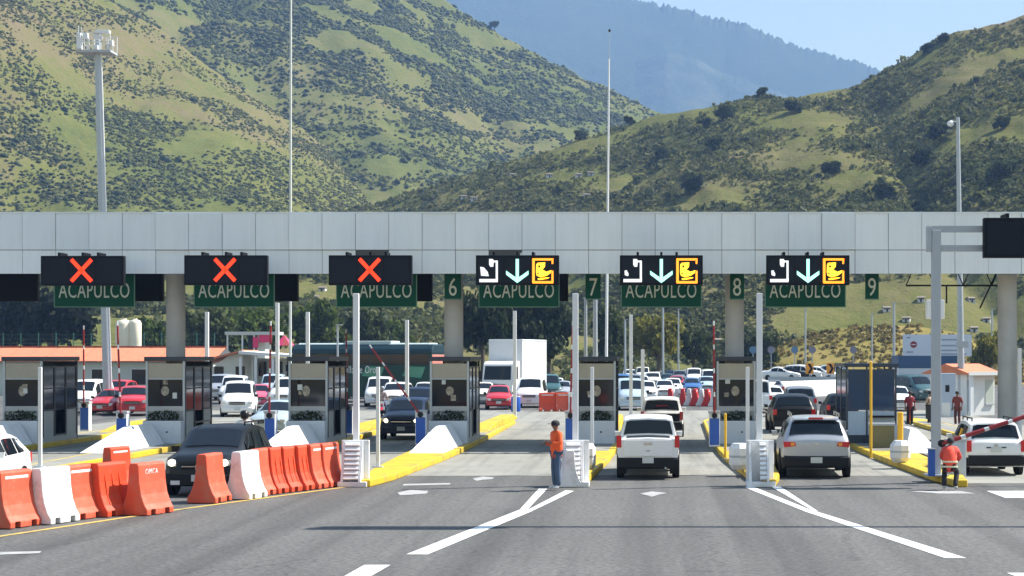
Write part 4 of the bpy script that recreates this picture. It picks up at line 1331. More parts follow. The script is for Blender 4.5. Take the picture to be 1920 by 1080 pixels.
def car_meshes(kind):
    if kind in CARMESH:
        return CARMESH[kind]
    sp = SPEC[kind]
    G = rings(sp)
    n = G.shape[0]
    mb = MB()
    mb.add(G.reshape(-1, 3).tolist(), [(i * 13 + j, (i + 1) * 13 + j, (i + 1) * 13 + j + 1, i * 13 + j + 1) for i in range(n - 1) for j in range(12)] +
           [tuple(range(13)), tuple(range((n - 1) * 13, n * 13))])
    me = mb.mesh('body')
    bm = bmesh.new()
    bm.from_mesh(me)
    bmesh.ops.remove_doubles(bm, verts=bm.verts, dist=1e-4)
    bmesh.ops.recalc_face_normals(bm, faces=bm.faces)
    bm.to_mesh(me)
    bm.free()
    setsmooth(me, 38)
    D = {'body': me}
    c, h, r, t = sp['cowl'], sp['header'], sp['roof_end'], sp['tail']
    D['windshield'] = patch(G, c + .10, h - .06, 4.4, 7.6, 4, 16)
    D['rear_window'] = patch(G, r + .10, t - .10, 4.4, 7.6, 4, 16)
    sw = []
    for a, b in sp['side']:
        for sgn in (-1, 1):
            v0, v1 = (8.16, 8.93) if sgn > 0 else (3.84, 3.07)
            sw.append(patch(G, yu(sp, a), yu(sp, b), v0, v1, 5, 3))
    D['side'] = sw
    L, W = sp['L'], sp['W']
    ye, yf = sp['st'][-1][0], sp['st'][0][0]
    hwf, hwr = sp['st'][1][4], sp['st'][-2][4]
    zf = sp['st'][1][2]
    zr = sp['st'][-2][2]
    wr = sp['wr']
    D['tyre'] = MB().lathe([(wr * .62, -.105), (wr * .93, -.105), (wr, -.07), (wr, .07), (wr * .93, .105), (wr * .62, .105)], 24, (0, 0, 0), 'x').mesh('tyre')
    rim = MB().lathe([(wr * .62, -.06), (wr * .62, .08), (wr * .55, .085), (wr * .5, .05), (wr * .15, .05), (wr * .1, .09)], 20, (0, 0, 0), 'x')
    for k in range(5):
        a = k * 2 * math.pi / 5
        rim.bar((.07, math.cos(a) * wr * .1, math.sin(a) * wr * .1), (.08, math.cos(a) * wr * .56, math.sin(a) * wr * .56), .03, .06)
    D['rim'] = rim.mesh('rim')
    setsmooth(D['tyre'], 40)
    D['arch'] = MB().lathe([(wr * 1.16, -.12), (wr * 1.16, .0), (wr * 1.02, .004)], 24, (0, 0, 0), 'x').mesh('wheel_arch')
    D['headl'] = MB().prism([(-.0, -.07), (.20, -.05), (.25, .07), (.04, .09)], 'y', -.05, .09).mesh('headlight')
    D['bumper_f'] = MB().prism([(yf - .05, .30), (yf - .05, .50), (yf + .02, .56), (yf + .25, .56), (yf + .25, .28), (yf, .26)], 'x', -hwf * .93, hwf * .93).mesh('front_bumper')
    D['bumper_r'] = MB().prism([(ye + .05, .36), (ye + .06, .58), (ye - .02, .64), (ye - .2, .64), (ye - .2, .32), (ye, .30)], 'x', -hwr * .97, hwr * .97).mesh('rear_bumper')
    D['grille'] = MB().box(-.42, .42, yf - .035, yf + .1, zf - .17, zf - .03).mesh('grille')
    D['grille_bar'] = MB().box(-.40, .40, yf - .05, yf - .03, zf - .115, zf - .09).mesh('grille_bar')
    D['plate'] = MB().box(-.16, .16, -.012, .012, -.08, .08).mesh('licence_plate')
    mi = MB().add([(0, -.05, -.06), (.17, -.07, -.07), (.19, -.07, .09), (.02, -.05, .08), (0, .07, -.05), (.16, .05, -.05), (.18, .05, .08), (.02, .07, .07)],
                  [(0, 1, 2, 3), (7, 6, 5, 4), (0, 4, 5, 1), (1, 5, 6, 2), (2, 6, 7, 3), (3, 7, 4, 0)])
    D['mirror'] = mi.mesh('mirror')
    D['rails'] = []
    for sx in (-1, 1):
        rr = MB()
        y0, y1 = sp['st'][h][0] + .2, sp['st'][r][0] - .2
        zt = sp['st'][h + 1][3]
        x = sx * sp['st'][h + 1][5] * .88
        rr.bar((x, y0, zt + .07), (x, y1, zt + .06), .04, .035)
        for yy in (y0, (y0 + y1) / 2, y1):
            rr.bar((x, yy, zt - .03), (x, yy, zt + .055), .03, .05)
        D['rails'].append(rr.mesh('roof_rail'))
    cl = [patch(G, .3, n - 1.3, v0, v1, 24, 3, .008) for v0, v1 in ((10.25, 11.0), (1.75, 1.0))]
    D['clad'] = cl
    if 'bed' in sp:
        a, b = sp['bed']
        D['bed'] = patch(G, yu(sp, a), yu(sp, b), 4.95, 7.05, 4, 4, .006)
    CARMESH[kind] = D
    return D


def paint(name, col, metal=0.0, rough=.32):
    return mat('paint_' + name, col, rough=rough, metal=metal, coat=.35, var=.03, scale=1.5, dirt=tuple(c * .75 + .02 for c in col), dirt_scale=2.5, dirt_amt=.3)


def paint_dark(name, col):
    return mat('paint_' + name, col, rough=.4, coat=.12, spec=.3, var=.05, scale=1.5)


PAINT = {'white': paint('white', (.78, .78, .77)), 'silver': paint('silver', (.41, .43, .46), .3), 'black': paint_dark('black', (.005, .0055, .007)),
         'navy': paint_dark('navy', (.008, .018, .05)), 'red': paint('red', (.48, .022, .03)), 'grey': paint('grey', (.20, .21, .23), .3),
         'pale_blue': paint('pale_blue', (.45, .55, .62), .1), 'teal': paint('teal', (.03, .085, .09)), 'cream': paint('cream', (.72, .70, .62)),
         'blue': paint('blue', (.03, .11, .30)), 'pink': paint('pink', (.62, .10, .16))}


def car(kind, col, label, px, s, away=False, yaw=0.0, detail=2, z=0.0, sc=1.0, clad=False, rails=False, tail='suv', cat=None, bumper=None, near=True):
    sp = SPEC[kind]
    D = car_meshes(kind)
    m = PAINT[col]
    rot = (math.pi if away else 0) + yaw
    y = gy(s) + (sp['L'] / 2 * sc if near else 0)
    x = gx(px, s) * (y / gy(s)) if False else gx(px, s)
    nm = {'suv': 'sport_utility_car', 'crossover': 'sport_utility_car', 'sedan': 'sedan_car', 'hatch': 'hatchback_car', 'van': 'passenger_van', 'pickup': 'pickup_truck'}[kind]
    t = thing(nm, label, cat or {'pickup': 'pickup truck', 'van': 'van'}.get(kind, 'car'), (x, y, .006 + z), rot, 'vehicles at the toll plaza')
    t.scale = (sc, sc, sc)
    b = link('body', D['body'], m, t)
    if kind == 'crossover':
        sb = b.modifiers.new('round', 'SUBSURF')
        sb.levels = sb.render_levels = 2
    link('windshield', D['windshield'], M_CGLASS, t)
    link('rear_window', D['rear_window'], M_CGLASS, t)
    for w in D['side']:
        link('side_window', w, M_CGLASS, t)
    W = sp['W']
    for sx in (-1, 1):
        for ya in sp['axles']:
            wh = link('wheel', D['tyre'], M_TYRE, t, (sx * (W / 2 - .09), ya, sp['wr']), (0, 0, 0 if sx > 0 else math.pi))
            wh.data.name = 'tyre'
            if detail > 1:
                link('rim', D['rim'], M_RIM, wh)
                link('wheel_arch', D['arch'], M_PLAST, t, (sx * (W / 2 + .004), ya, sp['wr'] * 1.02), (0, 0, 0 if sx > 0 else math.pi))
    yf, ye = sp['st'][0][0], sp['st'][-1][0]
    zf, zr = sp['st'][1][2], sp['st'][-2][2]
    hwf, hwr = sp['st'][1][4], sp['st'][-2][4]
    for sx in (-1, 1):
        o = link('headlight', D['headl'], M_HEAD, t, (sx * (hwf - .30), yf + .02, zf - (.03 if kind == 'suv' else .08)))
        if sx < 0:
            o.scale = (-1, 1, 1)
        if tail == 'tall':
            q = MB().box(-.07, .07, -.05, .03, -.17, .17)
            pos = (sx * (hwr - .055), ye - .02, zr - .02)
        elif tail == 'wide':
            q = MB().prism([(-.30, -.05), (.04, -.09), (.06, .07), (-.26, .06)], 'y', -.1, .02)
            pos = (sx * (hwr - .06), ye - .0, zr + .0)
        else:
            q = MB().box(-.09, .08, -.08, .02, -.12, .13)
            pos = (sx * (hwr - .075), ye - .01, zr - .03)
        key = kind + tail
        if key not in CARMESH:
            CARMESH[key] = q.mesh('tail_light')
        o = link('tail_light', CARMESH[key], M_TAIL, t, pos)
        if sx < 0:
            o.scale = (-1, 1, 1)
        link('mirror', D['mirror'], m if detail > 1 else M_PLAST, t, (sx * sp['st'][sp['cowl']][4] * .95, sp['st'][sp['cowl']][0] + .35, sp['st'][sp['cowl']][2] + .1), None).scale = (sx, 1, 1)
    link('front_bumper', D['bumper_f'], M_PLAST if clad else m, t)
    link('rear_bumper', D['bumper_r'], (bumper or (M_PLAST if clad else m)), t)
    gr = link('grille', D['grille'], M_PLAST, t)
    link('grille_bar', D['grille_bar'], M_CHROME, gr)
    link('licence_plate', D['plate'], M_PLATE, t, (0, ye + (.07 if kind in ('pickup', 'crossover') else .02), {'pickup': .55, 'crossover': .52}.get(kind, zr - .12)))
    link('licence_plate', D['plate'], M_PLATE, t, (0, yf - .06, .46))
    if clad:
        for w in D['clad']:
            link('sill_cladding', w, M_PLAST, t)
    if rails:
        for q in D['rails']:
            link('roof_rail', q, M_PLAST if col != 'silver' else M_CHROME, t)
    if 'bed' in D:
        link('dark_bed_patch', D['bed'], M_PLAST, t)  # flat black patch painted for the dark inside of the open bed
    return t


# ---- near vehicles
M_LIT = mat('lit_headlamp', (1.0, .88, .55), emit=1.6)
p = car('pickup', 'white', 'white pickup truck seen from behind in the lane below the arrow sign', 1215, 68, True, tail='tall', clad=True, sc=.97)
obj('tailgate', MB().box(-.70, .70, 2.601, 2.63, .66, 1.13), PAINT['white'], p, bevel=.015)
obj('tailgate_handle', MB().box(-.12, .12, 2.631, 2.645, .98, 1.05), M_CHROME, p)
obj('tailgate_badge', MB().box(-.06, .06, 2.631, 2.64, .80, .84), M_GSTEEL, p)
obj('exhaust_pipe', MB().cyl((-.5, 2.4, .33), (-.5, 2.68, .33), .03), M_GSTEEL, p)
obj('rear_axle', MB().cyl((-.7, 1.5, .37), (.7, 1.5, .37), .07).box(-.55, .55, 1.0, 2.4, .36, .46), M_PLAST, p)
obj('mud_flap', MB().box(-.86, -.62, 1.92, 1.94, .12, .5).box(.62, .86, 1.92, 1.94, .12, .5), M_PLAST, p)
p = car('crossover', 'silver', 'silver crossover with red brake lights seen from behind', 1535, 67.5, True, tail='wide', rails=True, clad=True, yaw=R(-1.5))
obj('brake_light', MB().box(-.2, .2, 2.13, 2.17, 1.64, 1.69), M_TAIL, p)
obj('spoiler', MB().prism([(1.8, 1.62), (2.16, 1.62), (2.14, 1.66), (1.8, 1.71)], 'x', -.64, .64), PAINT['silver'], p)
obj('tailgate_badge', MB().box(-.07, .07, 2.475, 2.50, .93, .98), M_CHROME, p)
for sx in (-1, 1):
    obj('turn_lens', MB().box(sx * .66 - .05, sx * .66 + .05, 2.46, 2.51, .92, 1.0), M_AMBER, p)
p = car('suv', 'white', 'white sport utility car seen from behind at the right edge', 1868, 66, True, tail='tall', clad=True, rails=True, sc=.94)
obj('tailgate_badge', MB().box(-.06, .06, 2.165, 2.19, .90, .96), M_CHROME, p)
obj('tailgate_trim', MB().box(-.3, .3, 2.165, 2.185, .84, .875), M_PLAST, p)
p = car('suv', 'black', 'black sport utility car with roof rails behind the orange barriers', 372, 77.5, False, clad=True, rails=True, yaw=R(0))
obj('emblem', MB().box(-.06, .06, -2.24, -2.215, .66, .78), M_CHROME, p)
for sx in (-1, 1):
    obj('fog_lamp', MB().box(sx * .55 - .11, sx * .55 + .11, -2.24, -2.2, .30, .40), M_HEAD, p)
    obj('lit_bulb', MB().lathe([(.085, -.02), (.085, .01), (.02, .02)], 14, (sx * .64, -2.19, .83), 'y'), M_LIT, p)
    obj('turn_lens', MB().box(sx * .70 - .05, sx * .70 + .05, -2.16, -2.06, .82, .88), M_AMBER, p)
p = car('suv', 'navy', 'dark blue car with lit headlamps left of the booth below number six', 752, 46.5, False)
for sx in (-1, 1):
    obj('lit_bulb', MB().lathe([(.08, -.02), (.08, .01), (.02, .02)], 14, (sx * .6, -2.22, .78), 'y'), M_LIT, p)
p = car('suv', 'white', 'white sport utility car with black tailgate band ahead of the white pickup', 1241, 45, True, clad=True, rails=False, tail='tall')
obj('tailgate_band', MB().box(-.74, .74, 2.17, 2.2, .66, .98), M_PLAST, p)
obj('window_lettering', MB().box(-.25, .25, 1.92, 1.93, 1.30, 1.36), M_REDP, p, (0, .06, -.02))
car('hatch', 'white', 'white hatchback seen from the side at the left edge', -110, 80, False)
car('sedan', 'pale_blue', 'pale blue sedan facing the camera beside the third booth', 502, 44, False)
car('crossover', 'black', 'black sport utility car ahead of the silver crossover', 1489, 43, True, rails=False)
car('suv', 'grey', 'dark grey car in front of the black sport utility car', 1502, 34, True)
car('hatch', 'black', 'black car half hidden by the blue glass kiosk', 1580, 38, True)

# ---- queue beyond the booths
far = [
    ('sedan', 'red', 'red sedan behind the second booth, left one of two red cars', 187, 33, False, 0),
    ('suv', 'red', 'red car angled beside the other red car left of the second booth', 232, 33.5, False, 12),
    ('van', 'white', 'white van behind the left edge booth', 142, 32, False, 0),
    ('van', 'white', 'white van with a sloping windscreen right of the second booth, nearer one', 430, 34, False, 10),
    ('van', 'white', 'white van under the small white house, farther one', 425, 27, False, 8),
    ('hatch', 'pink', 'pinkish red car beside the white vans', 474, 29, False, 10),
    ('van', 'pale_blue', 'pale van with teal markings in front of the small white house', 500, 25, False, 8),
    ('van', 'white', 'white van just left of the third booth', 527, 29, False, 0),
    ('van', 'white', 'white van below the bus lettering', 702, 28.5, False, 6),
    ('sedan', 'red', 'red sedan between the white van and the dark blue car', 746, 25.5, False, 0),
    ('suv', 'navy', 'dark car directly behind the blue car with lit headlamps', 776, 35, False, 0),
    ('hatch', 'white', 'white car below the bus rear end', 790, 27, False, 4),
    ('hatch', 'red', 'red car facing the camera in front of the white box truck', 931, 30, False, 4),
    ('hatch', 'cream', 'cream car left of the red car in front of the box truck', 903, 27, False, 0),
    ('van', 'white', 'white van beside the box truck with a blue windscreen', 992, 29, False, 0),
    ('van', 'teal', 'dark green van with roof rack right of the box truck', 1024, 25, False, 8),
    ('van', 'blue', 'white and blue van right of the booth below number seven', 1162, 25, False, 0),
    ('van', 'pale_blue', 'pale lavender minivan facing the camera, nearest in lane seven', 1180, 30.5, False, 6),
    ('hatch', 'white', 'white car behind the lavender minivan', 1212, 25.5, False, 0),
    ('sedan', 'white', 'white sedan in the far queue right of lane seven, front row', 1246, 24, False, 0),
    ('sedan', 'white', 'white sedan in the far queue, second row left', 1203, 20, False, 0),
    ('suv', 'white', 'white car in the far queue, second row middle', 1224, 18.5, False, 0),
    ('sedan', 'teal', 'dark teal car in the far queue', 1250, 18, False, 0),
    ('sedan', 'red', 'small red car in the far queue', 1269, 20, False, 0),
    ('sedan', 'blue', 'blue sedan above the red and white barriers', 1298, 22, False, 0),
    ('hatch', 'pale_blue', 'pale teal car at the right end of the far queue', 1326, 21, False, 0),
    ('van', 'white', 'white van with dark windows in the back row of the far queue', 1302, 17, False, 0),
    ('suv', 'grey', 'grey car in the back row of the far queue', 1275, 16.5, False, 0),
    ('van', 'white', 'white van rising above the far queue beside the booth below number eight', 1332, 19, False, 0),
    ('van', 'white', 'white van between the booth below number eight and the tall white post', 1419, 32, True, 0),
    ('hatch', 'white', 'white car with a side window right of the tall white post', 1442, 30, True, 10),
    ('hatch', 'white', 'white car behind the street vendors', 1690, 31, False, 0),
    ('van', 'teal', 'teal vehicle behind the street vendors', 1722, 26, False, 20),
    ('sedan', 'white', 'white sedan far behind the motorcyclist', 668, 24, False, 0),
    ('suv', 'silver', 'silver car right of the white van below the bus lettering', 724, 22.5, False, 0),
    ('hatch', 'pale_blue', 'pale blue car beside the booth below number six, far back', 800, 23, False, 0),
    ('suv', 'white', 'white car between the box truck and the dark green van', 1001, 23, False, 0),
    ('sedan', 'silver', 'silver sedan right of the dark green van', 1052, 25, False, 0),
    ('sedan', 'white', 'white sedan behind the far orange barriers', 1040, 22, False, 0),
    ('suv', 'grey', 'grey car at the left end of the far queue', 1186, 21, False, 0),
    ('hatch', 'white', 'white hatchback in the far queue beside the red car', 1262, 23, False, 0),
    ('sedan', 'silver', 'silver sedan in the third row of the far queue', 1236, 16, False, 0),
    ('van', 'cream', 'cream van in the last row of the far queue', 1205, 15.5, False, 0),
    ('suv', 'white', 'white car in the last row of the far queue, left of the cream van', 1180, 15.5, False, 0),
    ('sedan', 'navy', 'dark blue sedan in the last row of the far queue', 1258, 14.5, False, 0),
    ('hatch', 'white', 'white hatchback at the right end of the last row', 1318, 15, False, 0),
    ('hatch', 'silver', 'silver hatchback in the middle of the last row', 1290, 14.5, False, 0),
    ('suv', 'red', 'red car partly hidden behind the second booth window', 205, 27, False, 0),
    ('van', 'silver', 'silver van between the second booth and the white vans', 402, 25, False, 0),
    ('hatch', 'grey', 'grey hatchback in front of the annex porch', 520, 23.5, False, 0),
    ('suv', 'white', 'white car right of the motorcyclist, far back', 735, 29.5, False, 0),
    ('sedan', 'grey', 'grey sedan between the tall white post and the black car', 1452, 24, True, 0),
]
for kind, col, lb, px, s, aw_, yw_ in far:
    car(kind, col, lb, px, s, aw_, R(yw_), detail=1)
for kind, col, lb, px in (('sedan', 'white', 'white car on the raised far road, leftmost', 1470), ('sedan', 'black', 'dark car on the raised far road', 1491),
                          ('suv', 'white', 'white car left of the left chevron sign', 1511), ('hatch', 'white', 'white car between the two chevron signs', 1541),
                          ('suv', 'pale_blue', 'pale car right of the right chevron sign', 1577)):
    car(kind, col, lb, px, 18, False, R(65), detail=1, z=.72)

# ---- bus
def bus():
    s = 25.5
    t = thing('coach_bus', 'long dark green coach with white lettering behind the booths', 'bus', (gx(690, s), gy(s), .006), R(254), 'vehicles at the toll plaza')
    L, W, H = 11.2, 2.6, 4.2
    M_BG = mat('coach_green', (.006, .045, .034), rough=.5, spec=.3)
    M_BG2 = mat('coach_bright_green', (.02, .22, .14), rough=.35, coat=.6)
    M_BN = mat('coach_navy_roof', (.012, .038, .05), rough=.5, spec=.3)
    M_BR = mat('coach_pale_roof', (.50, .60, .58), rough=.5)
    prof = [(-W / 2, .35), (W / 2, .35), (W / 2, 3.5), (-W / 2, 3.5)]
    obj('body', MB().prism(prof, 'y', -L / 2, L / 2), M_BG, t, bevel=.05)
    rf = obj('roof', MB().prism([(-W / 2, 3.505), (W / 2, 3.505), (W / 2 - .08, 3.85), (W / 2 - .45, H), (-W / 2 + .45, H), (-W / 2 + .08, 3.85)], 'y', -L / 2, L / 2), M_BN, t, bevel=.08)
    obj('roof_panel', MB().prism([(-W / 2 + .45, H), (W / 2 - .45, H), (W / 2 - .6, H + .1), (-W / 2 + .6, H + .1)], 'y', -L / 2 + .4, L / 2 - .4), M_BR, rf)
    obj('air_unit', MB().box(-.8, .8, -1.5, 2.2, H + .1, H + .25), M_BR, rf, bevel=.05)
    for sx in (-1, 1):
        x = sx * (W / 2 + .006)
        for k in range(7):
            y0 = -L / 2 + .25 + k * 1.54
            obj('side_window', MB().box(x - .008, x + .008, y0, y0 + 1.48, 2.72, 3.46), M_CGLASS, t)
        for k in range(3):
            obj('luggage_door', MB().box(x - .006, x + .006, -2.6 + k * 1.9, -.85 + k * 1.9, .6, 1.35), M_BG, t)
        for k in range(2):
            obj('livery_patch', MB().prism([(.1 + k * 3.2, 1.9), (.5 + k * 3.2, 2.6), (1.9 + k * 3.2, 2.55), (1.6 + k * 3.2, 1.75)], 'x', x - .004, x + .004), M_BG2, t)
        o = link('lettering', text_mesh('Estrella de Oro', .78, .004, .62), M_WPLASTIC, t, (sx * (W / 2 + .02), -.4, 2.33))
        o.rotation_euler = (0, 0, R(90) if sx > 0 else R(-90))
        for ya in (-3.6, 2.6, 3.8):
            wh = obj('wheel', MB().lathe([(.3, -.14), (.46, -.14), (.5, -.1), (.5, .1), (.46, .14), (.3, .14)], 22, (0, 0, 0), 'x'), M_TYRE, t, (sx * (W / 2 - .12), ya, .5), smooth=40)
            obj('rim', MB().lathe([(.3, -.1), (.3, .145), (.12, .1), (.1, .15)], 16, (0, 0, 0), 'x'), M_RIM, wh)
        obj('mirror', MB().box(sx * 1.35 - .1, sx * 1.35 + .1, -L / 2 - .35, -L / 2 - .2, 2.2, 2.7), M_PLAST, t, bevel=.03)
        obj('headlight', MB().box(sx * .95 - .2, sx * .95 + .2, -L / 2 - .02, -L / 2 + .05, .7, .95), M_HEAD, t)
        obj('tail_light', MB().box(sx * 1.1 - .1, sx * 1.1 + .1, L / 2 - .05, L / 2 + .02, .9, 1.6), M_TAIL, t)
    obj('windshield', MB().box(-1.15, 1.15, -L / 2 - .012, -L / 2 + .02, 1.3, 3.3), M_CGLASS, t)
    obj('rear_panel', MB().box(-1.0, 1.2, L / 2 - .02, L / 2 + .012, 2.6, 3.45), mat('coach_rear_pink', (.62, .22, .18), rough=.5), t)
    obj('door', MB().box(W / 2 - .004, W / 2 + .014, -L / 2 + .1, -L / 2 + 1.0, .5, 2.6), M_CGLASS, t)


bus()


def truck():
    s = 26.5
    t = thing('box_truck', 'white box truck with tall cargo box beyond lane six', 'truck', (gx(932, s), gy(s), .006), R(-12), 'vehicles at the toll plaza')
    M_TW = mat('truck_white', (.76, .76, .75), rough=.5, var=.03, dirt=(.5, .5, .48), dirt_scale=1, dirt_amt=.4)
    M_TS = mat('truck_box_front', (.66, .68, .70), rough=.5, var=.03)
    cab = MB().prism([(0, .55), (0, 1.5), (.32, 2.75), (.6, 2.95), (1.9, 3.0), (1.9, .55)], 'x', -1.12, 1.12)
    c = obj('cab', cab, M_TW, t, bevel=.06)
    obj('windshield', MB().add([(-1.0, .045, 1.66), (1.0, .045, 1.66), (.95, .29, 2.62), (-.95, .29, 2.62)], [(0, 1, 2, 3)]), M_CGLASS, c, (0, -.03, .01))
    for sx in (-1, 1):
        obj('side_window', MB().prism([(.35, 1.7), (.6, 2.6), (1.4, 2.6), (1.4, 1.7)], 'x', sx * 1.125 - .006, sx * 1.125 + .006), M_CGLASS, c)
        obj('headlight', MB().box(sx * .85 - .18, sx * .85 + .18, -.03, .05, .8, 1.0), M_HEAD, c)
        obj('mirror', MB().box(sx * 1.32 - .1, sx * 1.32 + .1, .2, .3, 1.7, 2.3), M_PLAST, c)
    obj('grille', MB().box(-.6, .6, -.02, .03, .85, 1.35), M_PLAST, c)
    obj('bumper', MB().box(-1.12, 1.12, -.1, .15, .4, .68), M_TS, c, bevel=.03)
    bx_ = obj('cargo_box', MB().box(-1.25, 1.25, 2.05, 8.6, 1.05, 4.55), M_TW, t, bevel=.03)
    obj('box_front', MB().box(-1.2, 1.2, 2.035, 2.052, 1.1, 4.48), M_TS, bx_)
    for sx in (-1, 1):
        obj('top_rail', MB().box(sx * 1.255 - .012, sx * 1.255 + .012, 2.05, 8.6, 4.42, 4.5), M_GSTEEL, bx_)
        obj('bottom_rail', MB().box(sx * 1.255 - .012, sx * 1.255 + .012, 2.05, 8.6, 1.06, 1.16), M_GSTEEL, bx_)
        for ya in (1.0, 6.6):
            wh = obj('wheel', MB().lathe([(.28, -.14), (.43, -.14), (.47, -.1), (.47, .1), (.43, .14), (.28, .14)], 20, (0, 0, 0), 'x'), M_TYRE, t, (sx * 1.0, ya, .47), smooth=40)
            obj('rim', MB().lathe([(.28, -.1), (.28, .145), (.1, .1)], 14, (0, 0, 0), 'x'), M_RIM, wh)
    obj('chassis', MB().box(-.5, .5, 1.2, 8.4, .7, 1.04), M_PLAST, t)


truck()

# ================================================================== PEOPLE
M_SKIN = mat('skin', (.22, .11, .07), rough=.6)
M_HAIR = mat('dark_hair', (.012, .010, .009), rough=.7)


def skin_mesh(pts, edges, radii, root=0, sub=1):
    me = bpy.data.meshes.new('sk')
    me.from_pydata(pts, edges, [])
    o = bpy.data.objects.new('sk', me)
    C.objects.link(o)
    o.modifiers.new('skin', 'SKIN')
    for i, v in enumerate(me.skin_vertices[0].data):
        r = radii[i]
        v.radius = r if isinstance(r, tuple) else (r, r)
        v.use_root = (i == root)
    s = o.modifiers.new('sub', 'SUBSURF')
    s.levels = s.render_levels = sub
    dg = bpy.context.evaluated_depsgraph_get()
    out = bpy.data.meshes.new_from_object(o.evaluated_get(dg))
    bpy.data.objects.remove(o)
    out.polygons.foreach_set('use_smooth', [True] * len(out.polygons))
    return out


def person(label, loc, rotz, top, legs, pose=None, hgt=1.72, hat=None, vest=None, shoes=(.02, .02, .022), long_sleeve=True, group=None, stripes=False):
    J = dict(pel=(0, 0, .95), spi=(0, .01, 1.15), che=(0, 0, 1.36), nec=(0, 0, 1.49), hb=(0, -.01, 1.56), hm=(0, -.02, 1.65), ht=(0, -.015, 1.735),
             no=(0, -.125, 1.63),
             shL=(-.18, 0, 1.42), elL=(-.25, .03, 1.15), wrL=(-.24, -.06, .92), haL=(-.235, -.085, .86),
             shR=(.18, 0, 1.42), elR=(.25, .03, 1.15), wrR=(.24, -.06, .92), haR=(.235, -.085, .86),
             hiL=(-.09, 0, .91), knL=(-.10, -.02, .50), anL=(-.10, .02, .09), toL=(-.11, -.15, .045),
             hiR=(.09, 0, .91), knR=(.10, -.02, .50), anR=(.10, .02, .09), toR=(.11, -.15, .045))
    J.update(pose or {})
    k = hgt / 1.75
    J = {a: tuple(c * k for c in b) for a, b in J.items()}
    t = thing('person', label, 'person', loc, rotz, group)

    def sk(names, edges, rad, sub=1):
        idx = {n: i for i, n in enumerate(names)}
        return skin_mesh([J[n] for n in names], [(idx[a], idx[b]) for a, b in edges], [tuple(x * k for x in r) if isinstance(r, tuple) else r * k for r in rad], 0, sub)

    nm = ['pel', 'spi', 'che', 'nec', 'hb', 'hm', 'ht', 'no', 'shL', 'elL', 'wrL', 'haL', 'shR', 'elR', 'wrR', 'haR', 'hiL', 'knL', 'anL', 'hiR', 'knR', 'anR']
    ed = [('pel', 'spi'), ('spi', 'che'), ('che', 'nec'), ('nec', 'hb'), ('hb', 'hm'), ('hm', 'ht'), ('hm', 'no'), ('che', 'shL'), ('shL', 'elL'), ('elL', 'wrL'), ('wrL', 'haL'),
          ('che', 'shR'), ('shR', 'elR'), ('elR', 'wrR'), ('wrR', 'haR'), ('pel', 'hiL'), ('hiL', 'knL'), ('knL', 'anL'), ('pel', 'hiR'), ('hiR', 'knR'), ('knR', 'anR')]
    rad = [(.13, .10), (.12, .09), (.13, .09), .055, (.062, .07), (.085, .105), (.06, .07), .016, .055, .04, .03, .03, .055, .04, .03, .03, .08, .055, .04, .08, .055, .04]
    body = link('body', sk(nm, ed, rad), M_SKIN, t)
    # hands with five fingers
    for S in 'LR':
        w, hnd, e = Vector(J['wr' + S]), Vector(J['ha' + S]), Vector(J['el' + S])
        d = (hnd - e).normalized()
        sd = d.cross(Vector((0, 1, 0))).normalized() if abs(d.y) < .9 else Vector((1, 0, 0))
        hm_ = MB()
        hm_.bar(w, w + d * .09, .075, .03)
        for q, (o_, ln) in enumerate(((-.03, .065), (-.01, .078), (.01, .075), (.03, .058))):
            p0 = w + d * .085 + sd * o_
            p1 = p0 + d * ln * .55
            hm_.cyl(p0, p1, .010, .009, 6)
            hm_.cyl(p1, p1 + (d + Vector((0, -.5, 0))).normalized() * ln * .5, .009, .007, 6)
        p0 = w + d * .03 + sd * .035
        hm_.cyl(p0, p0 + (d + sd * 1.1).normalized() * .06, .011, .008, 6)
        obj('hand', hm_, M_SKIN, t, smooth=60)
    # clothes
    J['jb'] = tuple(Vector(J['pel']) - Vector((0, 0, .2 * k)))
    jn = ['jb', 'spi', 'che', 'nec', 'shL', 'elL', 'wrL', 'shR', 'elR', 'wrR']
    je = [('jb', 'spi'), ('spi', 'che'), ('che', 'nec'), ('che', 'shL'), ('shL', 'elL'), ('che', 'shR'), ('shR', 'elR')]
    jr = [(.20, .165), (.165, .13), (.165, .12), .075, .085, .07, .055, .085, .07, .055]
    if long_sleeve:
        je += [('elL', 'wrL'), ('elR', 'wrR')]
    else:
        jn = [n for n in jn if not n.startswith('wr')]
        jr = jr[:6] + jr[7:9]
    link('jacket', sk(jn, je, jr), top, t)
    if vest:
        J['vb'] = tuple(Vector(J['pel']) - Vector((0, 0, .12)))
        v = link('vest', sk(['vb', 'spi', 'che', 'nec'], [('vb', 'spi'), ('spi', 'che'), ('che', 'nec')], [(.225, .19), (.20, .16), (.225, .155), .12]), vest, t)
        if stripes:
            M_RF = mat('reflective_tape', (.68, .66, .45), rough=.4)
            for q in (.35, .75):
                a = Vector(J['vb']).lerp(Vector(J['spi']), q)
                obj('reflective_stripe', MB().lathe([(.203, -.02), (.203, .02)], 20), M_RF, t, tuple(a)).scale = (1, .80, 1)
    tn = ['pel', 'hiL', 'knL', 'anL', 'hiR', 'knR', 'anR']
    te = [('pel', 'hiL'), ('hiL', 'knL'), ('knL', 'anL'), ('pel', 'hiR'), ('hiR', 'knR'), ('knR', 'anR')]
    link('trousers', sk(tn, te, [(.125, .11), .10, .08, .07, .10, .08, .07]), legs, t)
    for S in 'LR':
        sh = skin_mesh([J['an' + S], J['to' + S]], [(0, 1)], [.06 * k, (.05 * k, .042 * k)])
        link('shoe', sh, mat('shoe_leather', shoes, rough=.6), t)
    c = Vector(J['hm'])
    hr = MB().lathe([(.098, -.02), (.104, .03), (.095, .075), (.06, .108), (.01, .118)], 16)
